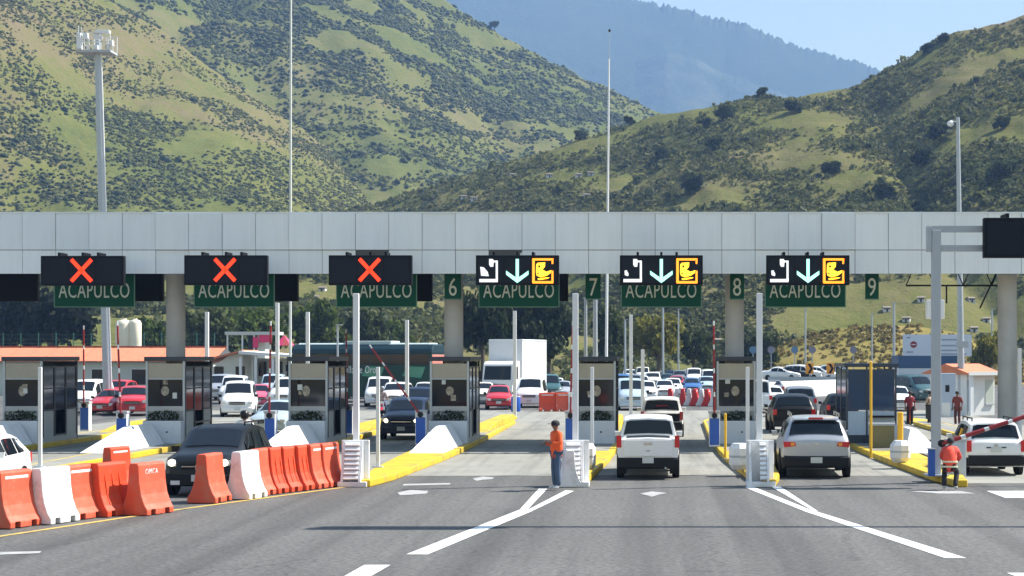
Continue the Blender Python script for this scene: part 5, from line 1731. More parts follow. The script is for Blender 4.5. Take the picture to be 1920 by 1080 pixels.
    o = obj('cap' if hat else 'hair', hr, hat or M_HAIR, t, tuple(c + Vector((0, .012, .0))), smooth=60)
    o.scale = (.92, 1.12, 1)
    if hat:
        obj('cap_peak', MB().prism([(-.07, -.10), (.07, -.10), (.05, -.19), (-.05, -.19)], 'z', .02, .03), hat, t, tuple(c))
    return t


M_VEST = mat('orange_vest_cloth', (.82, .11, .02), rough=.8, var=.1, scale=6)
M_VEST2 = mat('red_vest_cloth', (.85, .08, .04), rough=.8, var=.1, scale=6)
M_JEAN = mat('blue_jeans', (.05, .085, .15), rough=.85, var=.2, scale=5)
M_DARKT = mat('dark_trousers', (.012, .012, .018), rough=.85)
M_CAPD = mat('dark_cap', (.015, .015, .02), rough=.8)
x, y = ground(1043, 919)
p1 = person('worker in an orange jacket and jeans standing at the nose of the toll island', (x, y, .012), R(-60), M_VEST, M_JEAN,
       dict(elR=(.27, -.02, 1.17), wrR=(.16, -.22, 1.20), haR=(.12, -.26, 1.23), elL=(-.26, .03, 1.15), wrL=(-.2, -.2, 1.16), haL=(-.16, -.25, 1.2), toL=(-.13, -.15, .045),
            hm=(0, -.035, 1.645), ht=(0, -.03, 1.73), no=(0, -.14, 1.62)), 1.76, M_CAPD, M_VEST, (.55, .55, .55))
x, y = ground(1781, 919)
person('crouching worker in a red reflective vest under the slanting boom', (x, y, .012), R(165), mat('red_sleeves', (.62, .07, .05), rough=.85), M_DARKT,
       dict(pel=(0, .10, .66), spi=(0, .04, .86), che=(0, -.06, 1.05), nec=(0, -.14, 1.17), hb=(0, -.17, 1.22), hm=(0, -.21, 1.30), ht=(0, -.22, 1.38), no=(0, -.32, 1.27),
            shL=(-.18, -.09, 1.10), elL=(-.26, -.20, .88), wrL=(-.16, -.38, .78), haL=(-.13, -.43, .76), shR=(.18, -.09, 1.10), elR=(.26, -.20, .88), wrR=(.16, -.38, .78), haR=(.13, -.43, .76),
            hiL=(-.1, .08, .62), knL=(-.17, -.22, .48), anL=(-.15, .05, .09), toL=(-.17, -.12, .045), hiR=(.1, .08, .62), knR=(.17, -.22, .48), anR=(.15, .05, .09), toR=(.17, -.12, .045)),
       1.62, M_CAPD, M_VEST2, stripes=True)
for px, py, top, legs, vest, rot, lb in ((1706, 800, mat('dark_red_shirt', (.22, .02, .03), rough=.85), M_DARKT, None, 10, 'street vendor in a dark red shirt beside the yellow bollard'),
                                    (1744, 800, mat('beige_shirt', (.50, .36, .26), rough=.85), M_DARKT, None, 40, 'street vendor in a beige shirt behind the black box'),
                                    (1795, 800, mat('brick_shirt', (.22, .05, .04), rough=.85), mat('brick_trousers', (.10, .03, .03), rough=.85), None, -30, 'street vendor in red clothes in front of the white hut')):
    x, y = ground(px, py)
    person(lb, (x, y, .012), R(rot), top, legs, None, 1.68, None, vest, long_sleeve=False)
x, y = ground(1747, 803)
t = thing('vendor_box', 'black box carried in front of the beige shirted vendor', 'box', (x - .0, y - .35, .45))
obj('box_body', MB().box(-.30, .30, 0, .3, 0, .62), mat('black_box', (.02, .022, .025), rough=.6), t, bevel=.02)
obj('box_lid', MB().box(-.32, .32, -.02, .32, .62, .66), M_PLAST, t)
obj('shoulder_strap', MB().bar((-.25, .15, .66), (-.1, .3, .95), .03, .01).bar((.25, .15, .66), (.1, .3, .95), .03, .01), M_PLAST, t)
x, y = ground(1704, 795)
t = thing('traffic_cone', 'orange traffic cone in front of the vendor in the dark red shirt', 'cone', (x, y - .5, .012))
obj('cone_body', MB().lathe([(.17, .03), (.035, .75), (.01, .76)], 16), M_ORANGE, t, smooth=40)
obj('cone_base', MB().box(-.22, .22, -.22, .22, 0, .035), M_PLAST, t)


# ---- motorcycles with riders
def motorcycle(label, rider, px, s, yaw, top, helmet):
    t = thing('motorcycle', label, 'motorcycle', (gx(px, s), gy(s), .006), yaw)
    for ya in (-.68, .68):
        w = obj('wheel', MB().lathe([(.2, -.05), (.28, -.055), (.31, -.02), (.31, .02), (.28, .055), (.2, .05)], 20, (0, 0, 0), 'x'), M_TYRE, t, (0, ya, .31), smooth=40)
        obj('rim', MB().lathe([(.2, -.02), (.2, .02), (.05, .04)], 14, (0, 0, 0), 'x'), M_RIM, w)
    obj('fork', MB().cyl((-.08, -.68, .31), (-.08, -.45, .95), .025).cyl((.08, -.68, .31), (.08, -.45, .95), .025), M_CHROME, t)
    obj('handlebar', MB().cyl((-.36, -.38, 1.02), (.36, -.38, 1.02), .016), M_PLAST, t)
    obj('fuel_tank', MB().prism([(-.35, .72), (-.30, .92), (-.02, .90), (.05, .74)], 'x', -.13, .13), PAINT['red'], t, bevel=.04)
    obj('seat', MB().prism([(.02, .76), (.08, .84), (.6, .86), (.66, .78)], 'x', -.13, .13), M_PLAST, t, bevel=.03)
    obj('engine', MB().box(-.15, .15, -.25, .15, .28, .68), M_GSTEEL, t, bevel=.03)
    obj('headlight', MB().lathe([(.09, -.05), (.09, .03), (.03, .08)], 14, (0, -.58, .9), 'y'), M_HEAD, t)
    obj('fender', MB().prism([(-.98, .5), (-.7, .66), (-.4, .6), (-.7, .62)], 'x', -.07, .07), PAINT['red'], t)
    for sx in (-1, 1):
        obj('mirror', MB().box(sx * .33 - .05, sx * .33 + .05, -.36, -.34, 1.14, 1.2).bar((sx * .28, -.37, 1.02), (sx * .32, -.35, 1.15), .012, .012), M_PLAST, t)
    q = person(rider, (gx(px, s), gy(s), .006), yaw, top, M_JEAN,
               dict(pel=(0, .30, .93), spi=(0, .27, 1.12), che=(0, .20, 1.32), nec=(0, .17, 1.45), hb=(0, .15, 1.51), hm=(0, .13, 1.59), ht=(0, .13, 1.68), no=(0, .03, 1.57),
                    shL=(-.18, .19, 1.38), elL=(-.30, .0, 1.18), wrL=(-.30, -.30, 1.06), haL=(-.30, -.36, 1.04), shR=(.18, .19, 1.38), elR=(.30, .0, 1.18), wrR=(.30, -.30, 1.06), haR=(.30, -.36, 1.04),
                    hiL=(-.1, .28, .9), knL=(-.22, -.10, .72), anL=(-.2, .12, .36), toL=(-.2, -.05, .32), hiR=(.1, .28, .9), knR=(.22, -.10, .72), anR=(.2, .12, .36), toR=(.2, -.05, .32)), 1.75)
    obj('helmet', MB().lathe([(.10, -.10), (.135, -.03), (.14, .04), (.115, .12), (.06, .155), (.01, .16)], 18), helmet, q, (0, .14, 1.60), smooth=60)


motorcycle('red motorcycle ridden towards the camera left of the dark blue car', 'motorcyclist in a mottled grey jacket left of the dark blue car', 716, 35, R(8), mat('mottled_jacket', (.36, .30, .30), rough=.9, var=.5, scale=9), PAINT['grey'])
motorcycle('motorcycle close behind the black car with roof rails', 'motorcyclist in a white shirt close behind the black car', 457, 62, R(4), mat('white_shirt', (.7, .7, .7), rough=.9), PAINT['black'])

# ================================================================== BACKGROUND
# ------------------------------------------------------------------ trees
def crown_mesh(seed, lobes, n, leaf):
    r = np.random.default_rng(seed)
    Vs = []
    tot = sum(l[3] ** 2 for l in lobes)
    for (x, y, z, rad, sq) in lobes:
        k = int(n * rad ** 2 / tot)
        nc = max(10, k // 26)
        d = r.normal(0, 1, (nc, 3)); d /= np.linalg.norm(d, axis=1, keepdims=True)
        cc = d * (rad * r.uniform(.45, 1.0, (nc, 1))) * np.array([1, 1, sq])
        idx = r.integers(0, nc, k)
        c = cc[idx] + r.normal(0, rad * .17, (k, 3)) + np.array([x, y, z])
        a = r.normal(0, 1, (k, 3)); a /= np.linalg.norm(a, axis=1, keepdims=True)
        b = np.cross(a, r.normal(0, 1, (k, 3))); b /= np.linalg.norm(b, axis=1, keepdims=True)
        h = leaf * r.uniform(.6, 1.5, (k, 1))
        Vs.append(np.stack([c - a * h, c - b * h * .55, c + a * h, c + b * h * .55], 1).reshape(-1, 3))
    V = np.concatenate(Vs)
    return np_mesh('crown', V, np.arange(len(V)).reshape(-1, 4))


def lobeset(seed, R_, H, n=7):
    r = np.random.default_rng(seed)
    L = [(0, 0, H * .68, R_ * .62, .8)]
    for i in range(n):
        a = 2 * math.pi * i / n + r.uniform(-.4, .4)
        q = R_ * r.uniform(.42, .68)
        L.append((math.cos(a) * q, math.sin(a) * q, H * r.uniform(.42, .88), R_ * r.uniform(.26, .48), .8))
    return L


CROWN = []
for sd in range(4):
    lb = lobeset(sd + 3, 1.0, 1.9, 8)
    CROWN.append((crown_mesh(sd, lb, 5200, .075), lb))
TLEAF = {'dark': leaf_mat('dark_tree_leaves', (.010, .020, .008), (.045, .062, .022)),
         'green': leaf_mat('green_tree_leaves', (.035, .060, .012), (.11, .15, .028)),
         'yellow': leaf_mat('yellow_green_leaves', (.11, .115, .018), (.26, .24, .05)),
         'mid': leaf_mat('mid_green_tree_leaves', (.025, .042, .015), (.085, .105, .035)),
         'black': leaf_mat('black_green_pine_leaves', (.006, .010, .008), (.022, .030, .016))}  # last entry: very dark green-black foliage of the left edge trees


def tree(label, loc, R_, H, kind, seed, group='trees behind the toll plaza', name='broadleaf_tree'):
    me, lb = CROWN[seed % 4]
    t = thing(name, label, 'tree', loc, random.uniform(0, 6.28), group)
    o = link('crown', me, TLEAF[kind], t)
    o.scale = (R_, R_, H / 1.9 * .92)
    tr = MB()
    top = Vector((0, 0, H * .5))
    tr.cyl((0, 0, -.8), top, R_ * .09, R_ * .05, 9)
    for (x, y, z, r, q) in lb[1:6]:
        tr.cyl(top * random.uniform(.55, .95), (x * R_ * .8, y * R_ * .8, z * H / 1.9 * .9), R_ * .045, R_ * .015, 6)
    obj('trunk', tr, M_BARK, t, smooth=50)
    return t


def ptree(label, px, pytop, pybot, s, wpx, kind, seed, base=None, **k):
    """tree whose crown spans pytop..pybot in the photo at scale s"""
    zt = gz(pytop, s)
    zb = -.3 if base is None else base
    return tree(label, (gx(px, s), gy(s), zb), wpx / s / 2, zt - zb, kind, seed, **k)


ptree('very dark dense tree at the left edge behind the fence', 95, 522, 640, 15.5, 185, 'black', 0)
ptree('very dark tree at the far left edge', 15, 528, 640, 15, 120, 'black', 1)
ptree('bright green bush tree right of the water tanks', 285, 590, 660, 16, 90, 'green', 2)
ptree('green tree right of the first column', 400, 565, 660, 16, 130, 'mid', 3)
ptree('leafy green tree behind the small white house', 470, 562, 660, 15.5, 150, 'green', 0)
ptree('bright green tree left of the bus roof', 590, 555, 660, 15, 130, 'green', 1)
ptree('mid green tree above the bus', 690, 575, 660, 14.5, 110, 'mid', 2)
ptree('green bush above the bus roof middle', 745, 590, 660, 14, 90, 'green', 3)
ptree('dark tall tree right of the column of lane six', 905, 520, 680, 17.5, 120, 'dark', 0)
ptree('dark tall tree behind the white box truck', 965, 515, 680, 17, 140, 'dark', 1)
ptree('dark tree left of the green number seven', 1030, 535, 680, 17, 110, 'dark', 2)
ptree('dark green tree right of the green number seven', 1145, 560, 690, 16, 80, 'mid', 3)
ptree('yellowish tree under the lit sign between numbers seven and eight', 1235, 575, 690, 15, 115, 'yellow', 0)
ptree('grey green tree left of the column of lane eight', 1300, 600, 690, 14.5, 80, 'mid', 1)
ptree('yellow green bush left of the right column', 1855, 615, 690, 17, 70, 'yellow', 2)
ptree('dark bush right of the column of lane eight', 1420, 610, 690, 14, 80, 'mid', 3)
# trees standing singly on the hills
for i, (px, py, h, lb) in enumerate(((1360, 226, 7.5, 'on the right hill below the saddle'), (1322, 240, 5, 'left of the round tree on the right hill'), (1486, 214, 5.5, 'in the middle of the right hill'),
                               (1428, 180, 4.5, 'on the skyline of the right hill saddle'), (1770, 82, 5, 'on the right skyline'), (1740, 100, 5, 'lower on the right skyline'),
                               (1880, 670 - 330, 7, 'at the right edge above the canopy'), (1760, 265, 7, 'left of the right lamp pole'), (1730, 320, 7, 'low on the right hill left of the lamp pole'),
                               (1340, 280, 6, 'centre of the right hill'), (1300, 365, 7, 'just above the canopy left of centre right hill'), (1660, 380, 7, 'just above the canopy on the right hill'),
                               (1090, 250, 5, 'near the thin mast on the right hill'), (1880, 240, 5, 'at the right edge below the skyline'), (1180, 190, 4, 'at the foot of the left skyline'),
                               (1240, 300, 5.5, 'right of the thin mast'), (1560, 330, 6, 'mid slope of the right hill'))):
    P_ = hC.find(px, py)
    tree('dark round tree ' + lb, tuple(P_ - np.array([0, 0, .28 * h])), h * .46, h, 'dark' if i % 3 else 'mid', i, 'single trees on the hillside')
P_ = hA.find(927, 48)
tree('dark tree on the skyline of the left hill', tuple(P_ - np.array([0, 0, .6])), 3.6, 7.5, 'dark', 1, 'single trees on the hillside')
for px, py, lb in ((590, 370, 'round tree low on the slope right of the thin wire mast'), (560, 380, 'dark bush left of the round tree low on the slope')):
    P_ = hB.find(px, py) if False else hA.find(px, py)
    tree(lb, tuple(P_ - np.array([0, 0, .6])), 4.4, 7, 'dark', 2, 'single trees on the hillside')

# ------------------------------------------------------------------ small houses on the slopes
M_HW = mat('whitewashed_wall', (.55, .55, .53), rough=.85, var=.05, scale=.5)
M_HT = mat('sheet_roof', (.20, .17, .13), rough=.7, var=.1, scale=.5)
M_TERRA = mat('terracotta_roof', (.62, .20, .10), rough=.8, var=.1, scale=1.5, dirt=(.45, .17, .1), dirt_scale=1, dirt_amt=.5)


def house(label, P_, w, d, h, rot, group):
    t = thing('hillside_house', label, 'house', tuple(P_), rot, group)
    obj('wall', MB().box(-w / 2, w / 2, -d / 2, d / 2, -2, h), M_HW, t)
    obj('roof', MB().prism([(-d / 2 - .1, h), (d / 2 + .1, h), (d / 2 + .1, h + .1), (0, h + .35), (-d / 2 - .1, h + .1)], 'x', -w / 2 - .1, w / 2 + .1), M_HT, t)
    obj('door', MB().box(-.2, .2, -d / 2 - .02, -d / 2, 0, .8), M_BOOTHD, t)
    for x in (-w * .3, w * .3):
        obj('window', MB().box(x - .15, x + .15, -d / 2 - .02, -d / 2, .45, .8), M_GLASS, t)


hs = [(940, 331), (962, 331), (1030, 331), (1085, 329), (1108, 329), (1100, 371), (1152, 369), (1180, 369), (870, 372), (890, 373)]
for px, py in hs:
    house('small white house among scrub on the slope above the canopy', hC.find(px, py) - np.array([0, 0, .3]), 1.8, 1.6, .9, R(random.uniform(-15, 15)), 'white houses on the slope above the canopy')
for px, py in [(1292, 646), (1318, 647), (1345, 648), (1662, 588), (1727, 568), (1700, 600), (1820, 562), (1850, 600), (1826, 622), (590, 560), (605, 545)]:
    h_ = hC if px > 700 else hL
    P_ = h_.find(px, py)
    house('small white house low on the slope seen under the canopy', P_ - np.array([0, 0, .2]), 1.3, 1.3, .7, R(random.uniform(-20, 20)), 'white houses seen under the canopy')

# ------------------------------------------------------------------ left service building with terracotta roof
s = 22.0
Yb = gy(s)
b = thing('service_building', 'long low building with a terracotta roof behind the left booths', 'building', (gx(200, s), Yb, 0))
xl, xr = gx(-160, s) - gx(200, s), gx(400, s) - gx(200, s)
ze, zr_ = gz(677, s), gz(652, s)
M_GW = mat('greenish_white_wall', (.50, .54, .50), rough=.85, var=.05, scale=.8)
obj('wall', MB().box(xl, xr, 0, 8, 0, ze - .05), M_GW, b)
rf = obj('roof', MB().prism([(-.5, ze - .06), (4, zr_ - .06), (8.5, ze - .06), (4, ze - .2)], 'x', xl - .4, xr + .2), M_JOINT, b)
npan = 16
for k in range(npan):
    a = xl - .4 + (xr - xl + .6) * k / npan
    e = xl - .4 + (xr - xl + .6) * (k + 1) / npan - .07
    v = [(a, -.62, ze - .05), (e, -.62, ze - .05), (e, 4, zr_), (a, 4, zr_)]
    obj('roof_panel', MB().add(v + [(p[0], p[1], p[2] + .07) for p in v], [(0, 1, 2, 3), (4, 5, 6, 7), (0, 1, 5, 4), (1, 2, 6, 5), (2, 3, 7, 6), (3, 0, 4, 7)]), M_TERRA, rf)
obj('ridge_cap', MB().box(xl - .4, xr + .2, 3.8, 4.2, zr_ + .02, zr_ + .16), mat('dark_ridge_tile', (.25, .06, .04), rough=.8), rf)
for k in range(7):
    x = xl + 1.5 + k * 3.4
    w = obj('window', MB().box(x, x + 1.4, -.03, .0, .9, 2.2), M_GLASS, b)
    obj('window_frame', MB().box(x - .06, x, -.05, -.001, .84, 2.26).box(x + 1.4, x + 1.46, -.05, -.001, .84, 2.26).box(x - .059, x + 1.459, -.05, -.001, 2.2, 2.26), M_WSTEEL, w)
obj('door', MB().box(xl + 12.1, xl + 13.1, -.03, 0, 0, 2.2), M_BOOTHD, b)

s = 23.0
b = thing('white_annex', 'white gabled annex with porch posts right of the terracotta roof', 'building', (gx(470, s), gy(s), 0))
w0, w1 = gx(398, s) - gx(470, s), gx(455, s) - gx(470, s)
M_CRW = mat('cream_white_wall', (.66, .67, .60), rough=.85, var=.04, scale=.8)
obj('wall', MB().box(w0, w1, 0, 5, 0, gz(690, s)), M_CRW, b)
obj('gable_wall', MB().prism([(w0, gz(690, s)), (w1, gz(690, s)), (w1, gz(662, s)), ((w0 * .4 + w1 * .6), gz(664, s))], 'y', -.02, 5), M_CRW, b)
obj('roof', MB().prism([(w0 - 1.5, gz(684, s)), (w1 + .1, gz(659, s)), (w1 + .1, gz(656, s)), (w0 - 1.5, gz(679, s))], 'y', -.5, 5.3), M_TERRA, b)
for a in (402, 442):
    x = gx(a, s) - gx(470, s)
    obj('window', MB().box(x, x + .75, -.05, .0, gz(704, s), gz(687, s)), M_GLASS, b)
pr = obj('porch_roof', MB().prism([(w1 + .11, gz(664, s)), (gx(560, s) - gx(470, s), gz(670, s)), (gx(560, s) - gx(470, s), gz(666, s)), (w1 + .11, gz(658, s))], 'y', -2, 5), M_WCONC, b)
for a in (460, 488, 520, 556):
    x = gx(a, s) - gx(470, s)
    obj('porch_post', MB().box(x - .1, x + .1, -1.8, -1.6, 0, gz(670, s)), M_WSTEEL, b)
obj('porch_wall', MB().box(w1 + .2, gx(556, s) - gx(470, s), 3, 3.2, 0, gz(672, s)), M_GW, b)
for a, e in ((470, 485), (492, 516), (524, 545)):
    x0, x1 = gx(a, s) - gx(470, s), gx(e, s) - gx(470, s)
    obj('window', MB().box(x0, x1, 2.95, 2.99, gz(706, s), gz(678, s)), M_GLASS, b)

s = 19.0
b = thing('roadside_stall', 'small flat roofed stall above the annex with pink banners', 'stall', (gx(478, s), gy(s), 0))
def rx(px): return gx(px, s) - gx(478, s)
obj('wall', MB().box(rx(482), rx(497), 0, 2.5, 0, gz(628, s)), M_CRW, b)
obj('back_wall', MB().box(rx(456), rx(481.5), 2, 2.4, 0, gz(630, s)), M_BOOTHD, b)
obj('roof', MB().box(rx(424), rx(520), -.6, 3, gz(628, s), gz(622, s)), M_HW, b)
for a in (428, 456, 478):
    obj('post', MB().box(rx(a) - .07, rx(a) + .07, -.4, -.26, 0, gz(628, s)), M_WSTEEL, b)
M_PINK = mat('pink_banner', (.75, .05, .16), rough=.7)
obj('banner', MB().box(rx(476), rx(486), -.45, -.42, gz(652, s), gz(632, s)), M_PINK, b)
obj('banner', MB().box(rx(488), rx(512), -.5, -.47, gz(642, s), gz(628, s)), M_PINK, b)
t = thing('beach_umbrella', 'pink and red beach umbrella left of the bus', 'umbrella', (gx(533, 20), gy(20), 0))
zt = gz(628, 20)
cn = MB()
for k in range(8):
    a0, a1 = k * math.pi / 4, (k + 1) * math.pi / 4
    cn = MB().add([(0, 0, zt), (math.cos(a0) * 1.0, math.sin(a0) * 1.0, zt - 1.0), (math.cos(a1) * 1.0, math.sin(a1) * 1.0, zt - 1.0)], [(0, 1, 2)])
    obj('canopy_panel', cn, M_PINK if k % 2 else M_REDP, t)
obj('pole', MB().cyl((0, 0, 0), (0, 0, zt), .04), M_WSTEEL, t)

M_TANK = mat('cream_tank_plastic', (.72, .66, .52), rough=.6, var=.05)
for px, w, lb in ((232, 30, 'left one of the two cream water tanks above the terracotta roof'), (253, 24, 'right one of the two cream water tanks above the terracotta roof')):
    s = 20.0
    t = thing('water_tank', lb, 'water tank', (gx(px, s), gy(s), 0), 0, 'cream water tanks')
    z0, z1 = gz(650, s), gz(598, s)
    r = w / s / 2
    obj('stand', MB().box(-r, r, -r, r, 0, z0), M_HW, t)
    obj('tank_body', MB().lathe([(r * .95, z0), (r, z0 + .1), (r, z1 - r * .7), (r * .8, z1 - r * .25), (r * .3, z1 - .05), (r * .3, z1)], 20), M_TANK, t, smooth=50)
    obj('tank_lid', MB().lathe([(r * .36, z1), (r * .36, z1 + .06)], 14), M_TANK, t)

# green wire fence above the terracotta roof
s = 20.5
t = thing('wire_fence', 'green wire fence behind the terracotta roof', 'fence', (0, gy(s) + 10.5, 0))
s2 = F / (gy(s) + 10.5)
M_FG = mat('green_fence_paint', (.04, .14, .10), rough=.6)
for k in range(15):
    x = gx(-60 + k * 33, s2)
    obj('fence_post', MB().cyl((x, 0, 0), (x, 0, gz(624, s2)), .05, n=8), M_FG, t)
for py in (628, 636, 644):
    obj('fence_wire', MB().box(gx(-60, s2), gx(402, s2), -.012, .012, gz(py, s2), gz(py, s2) + .025), M_FG, t)

# ------------------------------------------------------------------ right background
s = 24.0
t = thing('billboard', 'white billboard with a red round emblem above the blue kiosk roof', 'billboard', (gx(1757, s), gy(s), 0))
def bxx(px): return gx(px, s) - gx(1757, s)
M_BB = mat('billboard_white', (.60, .64, .70), rough=.6, var=.04)
obj('board', MB().box(bxx(1693), bxx(1822), 0, .15, gz(668, s), gz(627, s)), M_BB, t)
M_BT = mat('billboard_grey_print', (.30, .34, .42), rough=.7)
for py, a, b_ in ((637, 1765, 1800), (648, 1763, 1810), (657, 1763, 1806), (664, 1763, 1812), (633, 1700, 1707), (660, 1700, 1712)):
    obj('print_line', MB().box(bxx(a), bxx(b_), -.012, .0, gz(py + 1.5, s), gz(py - 1.5, s)), M_BT, t)
em = obj('round_emblem', MB().lathe([(.01, -.02), (.26, -.02), (.26, .0), (.01, .0)], 20, (bxx(1713), 0, gz(646, s)), 'y'), M_REDP, t)
obj('emblem_bar', MB().box(bxx(1713) - .17, bxx(1713) + .17, -.03, -.021, gz(647, s), gz(645, s)), M_BB, em)
for a in (1705, 1808):
    obj('support_post', MB().box(bxx(a) - .1, bxx(a) + .1, .16, .36, 0, gz(630, s)), M_GSTEEL, t)
s = 25.0
t = thing('canopy_kiosk', 'low kiosk with a dark blue fascia below the billboard', 'kiosk', (gx(1738, s), gy(s), 0))
def bxx(px): return gx(px, s) - gx(1738, s)
obj('blue_fascia', MB().box(bxx(1685), bxx(1795), 0, 4, gz(690, s), gz(667, s)), mat('navy_fascia', (.03, .085, .19), rough=.5), t)
obj('white_band', MB().box(bxx(1686), bxx(1794), .02, 3.9, gz(714, s), gz(690.5, s)), M_BB, t)
obj('back_wall', MB().box(bxx(1686), bxx(1794), 3.4, 3.6, 0, gz(714.5, s)), M_BOOTHD, t)
for a in (1690, 1765, 1790):
    obj('post', MB().box(bxx(a) - .1, bxx(a) + .1, .3, .5, 0, gz(714.5, s)), M_WSTEEL, t)
s = 33.0
t = thing('white_hut', 'white hut with an orange tiled roof left of the right column', 'hut', (gx(1838, s), gy(s), 0), R(34))
def bxx(px): return gx(px, s) - gx(1845, s)
M_HUT = mat('hut_white_wall', (.76, .76, .73), rough=.8, var=.03)
obj('wall', MB().box(bxx(1810), bxx(1882), 0, 3, 0, gz(702, s)), M_HUT, t)
obj('roof', MB().prism([(-.45, gz(700, s)), (1.5, gz(682, s)), (3.45, gz(700, s)), (3.45, gz(702, s)), (-.45, gz(702, s))], 'x', bxx(1802), bxx(1890)), M_TERRA, t)
obj('eave_board', MB().box(bxx(1801), bxx(1891), -.5, -.455, gz(703.5, s), gz(697, s)), M_HUT, t)
obj('corner_post', MB().box(bxx(1809), bxx(1817), -.35, -.2, 0, gz(703, s)), M_WSTEEL, t)
obj('door', MB().box(bxx(1812), bxx(1822), -.03, -.001, 0, 2.0), M_GSTEEL, t)
wv = obj('window', MB().box(bxx(1858), bxx(1878), -.03, -.001, gz(758, s), gz(712, s)), mat('hut_shutter', (.50, .54, .46), rough=.7), t)
obj('window_sill', MB().box(bxx(1857), bxx(1879), -.08, -.031, gz(760, s), gz(757, s)), M_GSTEEL, wv)
s = 34.0
t = thing('ticket_cabinet', 'tall pale cabinet between the gantry pole and the white hut', 'cabinet', (gx(1778, s), gy(s), 0))
obj('body', MB().box(-.42, .42, 0, .6, 0, gz(700, s)), M_KP, t, bevel=.02)
obj('screen', MB().box(-.16, .06, -.012, 0, gz(735, s), gz(722, s)), M_GLASS, t)
obj('lower_panel', MB().box(-.36, .1, -.012, 0, gz(782, s), gz(755, s)), M_HUT, t)

# raised far road with white wall and chevrons
s = 23.0
wl = MB().prism([(gx(1375, 25), gy(25)), (gx(1680, 20.5), gy(20.5)), (gx(1680, 20.5) - .3, gy(20.5) + .6), (gx(1375, 25) - .3, gy(25) + .6)], 'z', 0, 1.32)
tag(obj('parapet_wall', wl, M_WCONC), 'low white concrete wall along the raised far road', 'wall')
rdk = MB().prism([(gx(1375, 25) - .3, gy(25) + 1.2), (gx(1680, 20.5) - .3, gy(20.5) + 1.2), (26, 204), (5.5, 204)], 'z', -.2, .7)
struct('raised_road', rdk, M_ASPH, 'raised curving road beyond the white wall')
s = 20.0
t = thing('guard_rail', 'grey steel guard rail below the chevron signs', 'guard rail', (0, gy(s), .7))
obj('rail', MB().box(gx(1440, s), gx(1615, s), -.03, .03, .35, .68), M_STEEL, t)
for k in range(7):
    obj('rail_post', MB().box(gx(1442 + k * 28, s) - .06, gx(1442 + k * 28, s) + .06, .031, .12, 0, .68), M_GSTEEL, t)
for px, lb in ((1518, 'left one of the two orange and black chevron signs'), (1557, 'right one of the two orange and black chevron signs')):
    s = 19.5
    t = thing('chevron_sign', lb, 'sign', (gx(px, s), gy(s), .7), 0, 'chevron signs on the far road')
    z0, z1 = gz(701, s) - .7, gz(681, s) - .7
    obj('board', MB().box(-.38, .38, 0, .03, z0, z1), M_AMBER, t)
    zm = (z0 + z1) / 2
    c_ = MB()
    poly(c_, [(-.2, z1 - .05), (.05, z1 - .05), (.32, zm), (.05, z0 + .05), (-.2, z0 + .05), (.08, zm)], -.012, -.001)
    obj('chevron', c_, M_BLACK, t)
    obj('post', MB().box(-.04, .04, .031, .09, 0, z1), M_GSTEEL, t)
M_SB = mat('blue_round_sign', (.10, .20, .34), rough=.5)
M_SL = mat('lilac_round_sign', (.20, .20, .27), rough=.5)
for px, m_, lb in ((1412, M_SB, 'blue round sign right of the column of lane eight'), (1446, M_SL, 'grey lilac round sign, first in the row before the mound'), (1490, M_SB, 'blue round sign in the row before the mound'),
                   (1523, M_SL, 'grey lilac round sign, second in the row before the mound'), (1600, M_SL, 'grey lilac round sign just left of the blue glass kiosk')):
    s = 17.0
    t = thing('round_sign', lb, 'sign', (gx(px, s), gy(s), -.3), 0, 'round signs before the mound')
    z = gz(656, s) + .3
    obj('disc', MB().lathe([(.01, -.02), (.4, -.02), (.4, .02), (.01, .02)], 18, (0, 0, z), 'y'), m_, t)
    obj('post', MB().box(-.05, .05, .03, .12, 0, z + .3), M_GSTEEL, t)

# ------------------------------------------------------------------ masts and lamps
s = 32.0
t = thing('floodlight_mast', 'tall floodlight mast with a railed platform on the left', 'mast', (gx(203, s), gy(s), 0))
zt = gz(98, s)
lean = gx(184, s) - gx(203, s)
obj('shaft', MB().cyl((0, 0, 0), (lean, 0, zt), .27, .21, 16), M_STEEL, t, smooth=40)
obj('shaft_sun_stripe', MB().cyl((.25, -.1, .3), (lean + .2, -.1, zt), .05, .05, 8), M_WSTEEL, t, smooth=40)  # white tube added as the bright sunlit right edge of the shaft
obj('top_tube', MB().cyl((lean, 0, zt), (lean, 0, gz(56, s)), .14, .14, 12), M_STEEL, t, smooth=40)
def mz(py): return gz(py, s)
def mx(px): return gx(px, s) - gx(203, s)
obj('platform', MB().box(mx(150), mx(214), -.7, .7, mz(101), mz(97)), M_GSTEEL, t)
obj('brace', MB().bar((mx(153), 0, mz(100)), (mx(172), 0, mz(120)), .06, .06).bar((mx(212), 0, mz(100)), (mx(192), 0, mz(120)), .06, .06), M_GSTEEL, t)
for yy in (-.68, .68):
    rl = MB()
    for a in (151, 160, 170, 196, 205, 213):
        rl.bar((mx(a), yy, mz(97)), (mx(a), yy, mz(66)), .04, .04)
    for py in (66, 82):
        rl.bar((mx(151), yy, mz(py)), (mx(213), yy, mz(py)), .04, .04)
    obj('railing', rl, M_WSTEEL, t)
for k, (a, b_, p0, p1) in enumerate(((153, 160, 66, 96), (163, 172, 66, 76), (182, 192, 64, 76), (186, 213, 61, 67), (184, 198, 71, 77), (204, 212, 86, 96), (213, 219, 80, 90), (182, 190, 88, 96))):
    obj('floodlight', MB().box(mx(a), mx(b_), -.9 + .1 * (k % 3), -.5, mz(p1), mz(p0)), M_WSTEEL, t, bevel=.02)
obj('antenna', MB().bar((mx(147), 0, mz(97)), (mx(147), 0, mz(48)), .035, .035).bar((mx(153), 0, mz(97)), (mx(153), 0, mz(50)), .03, .03), M_WSTEEL, t)

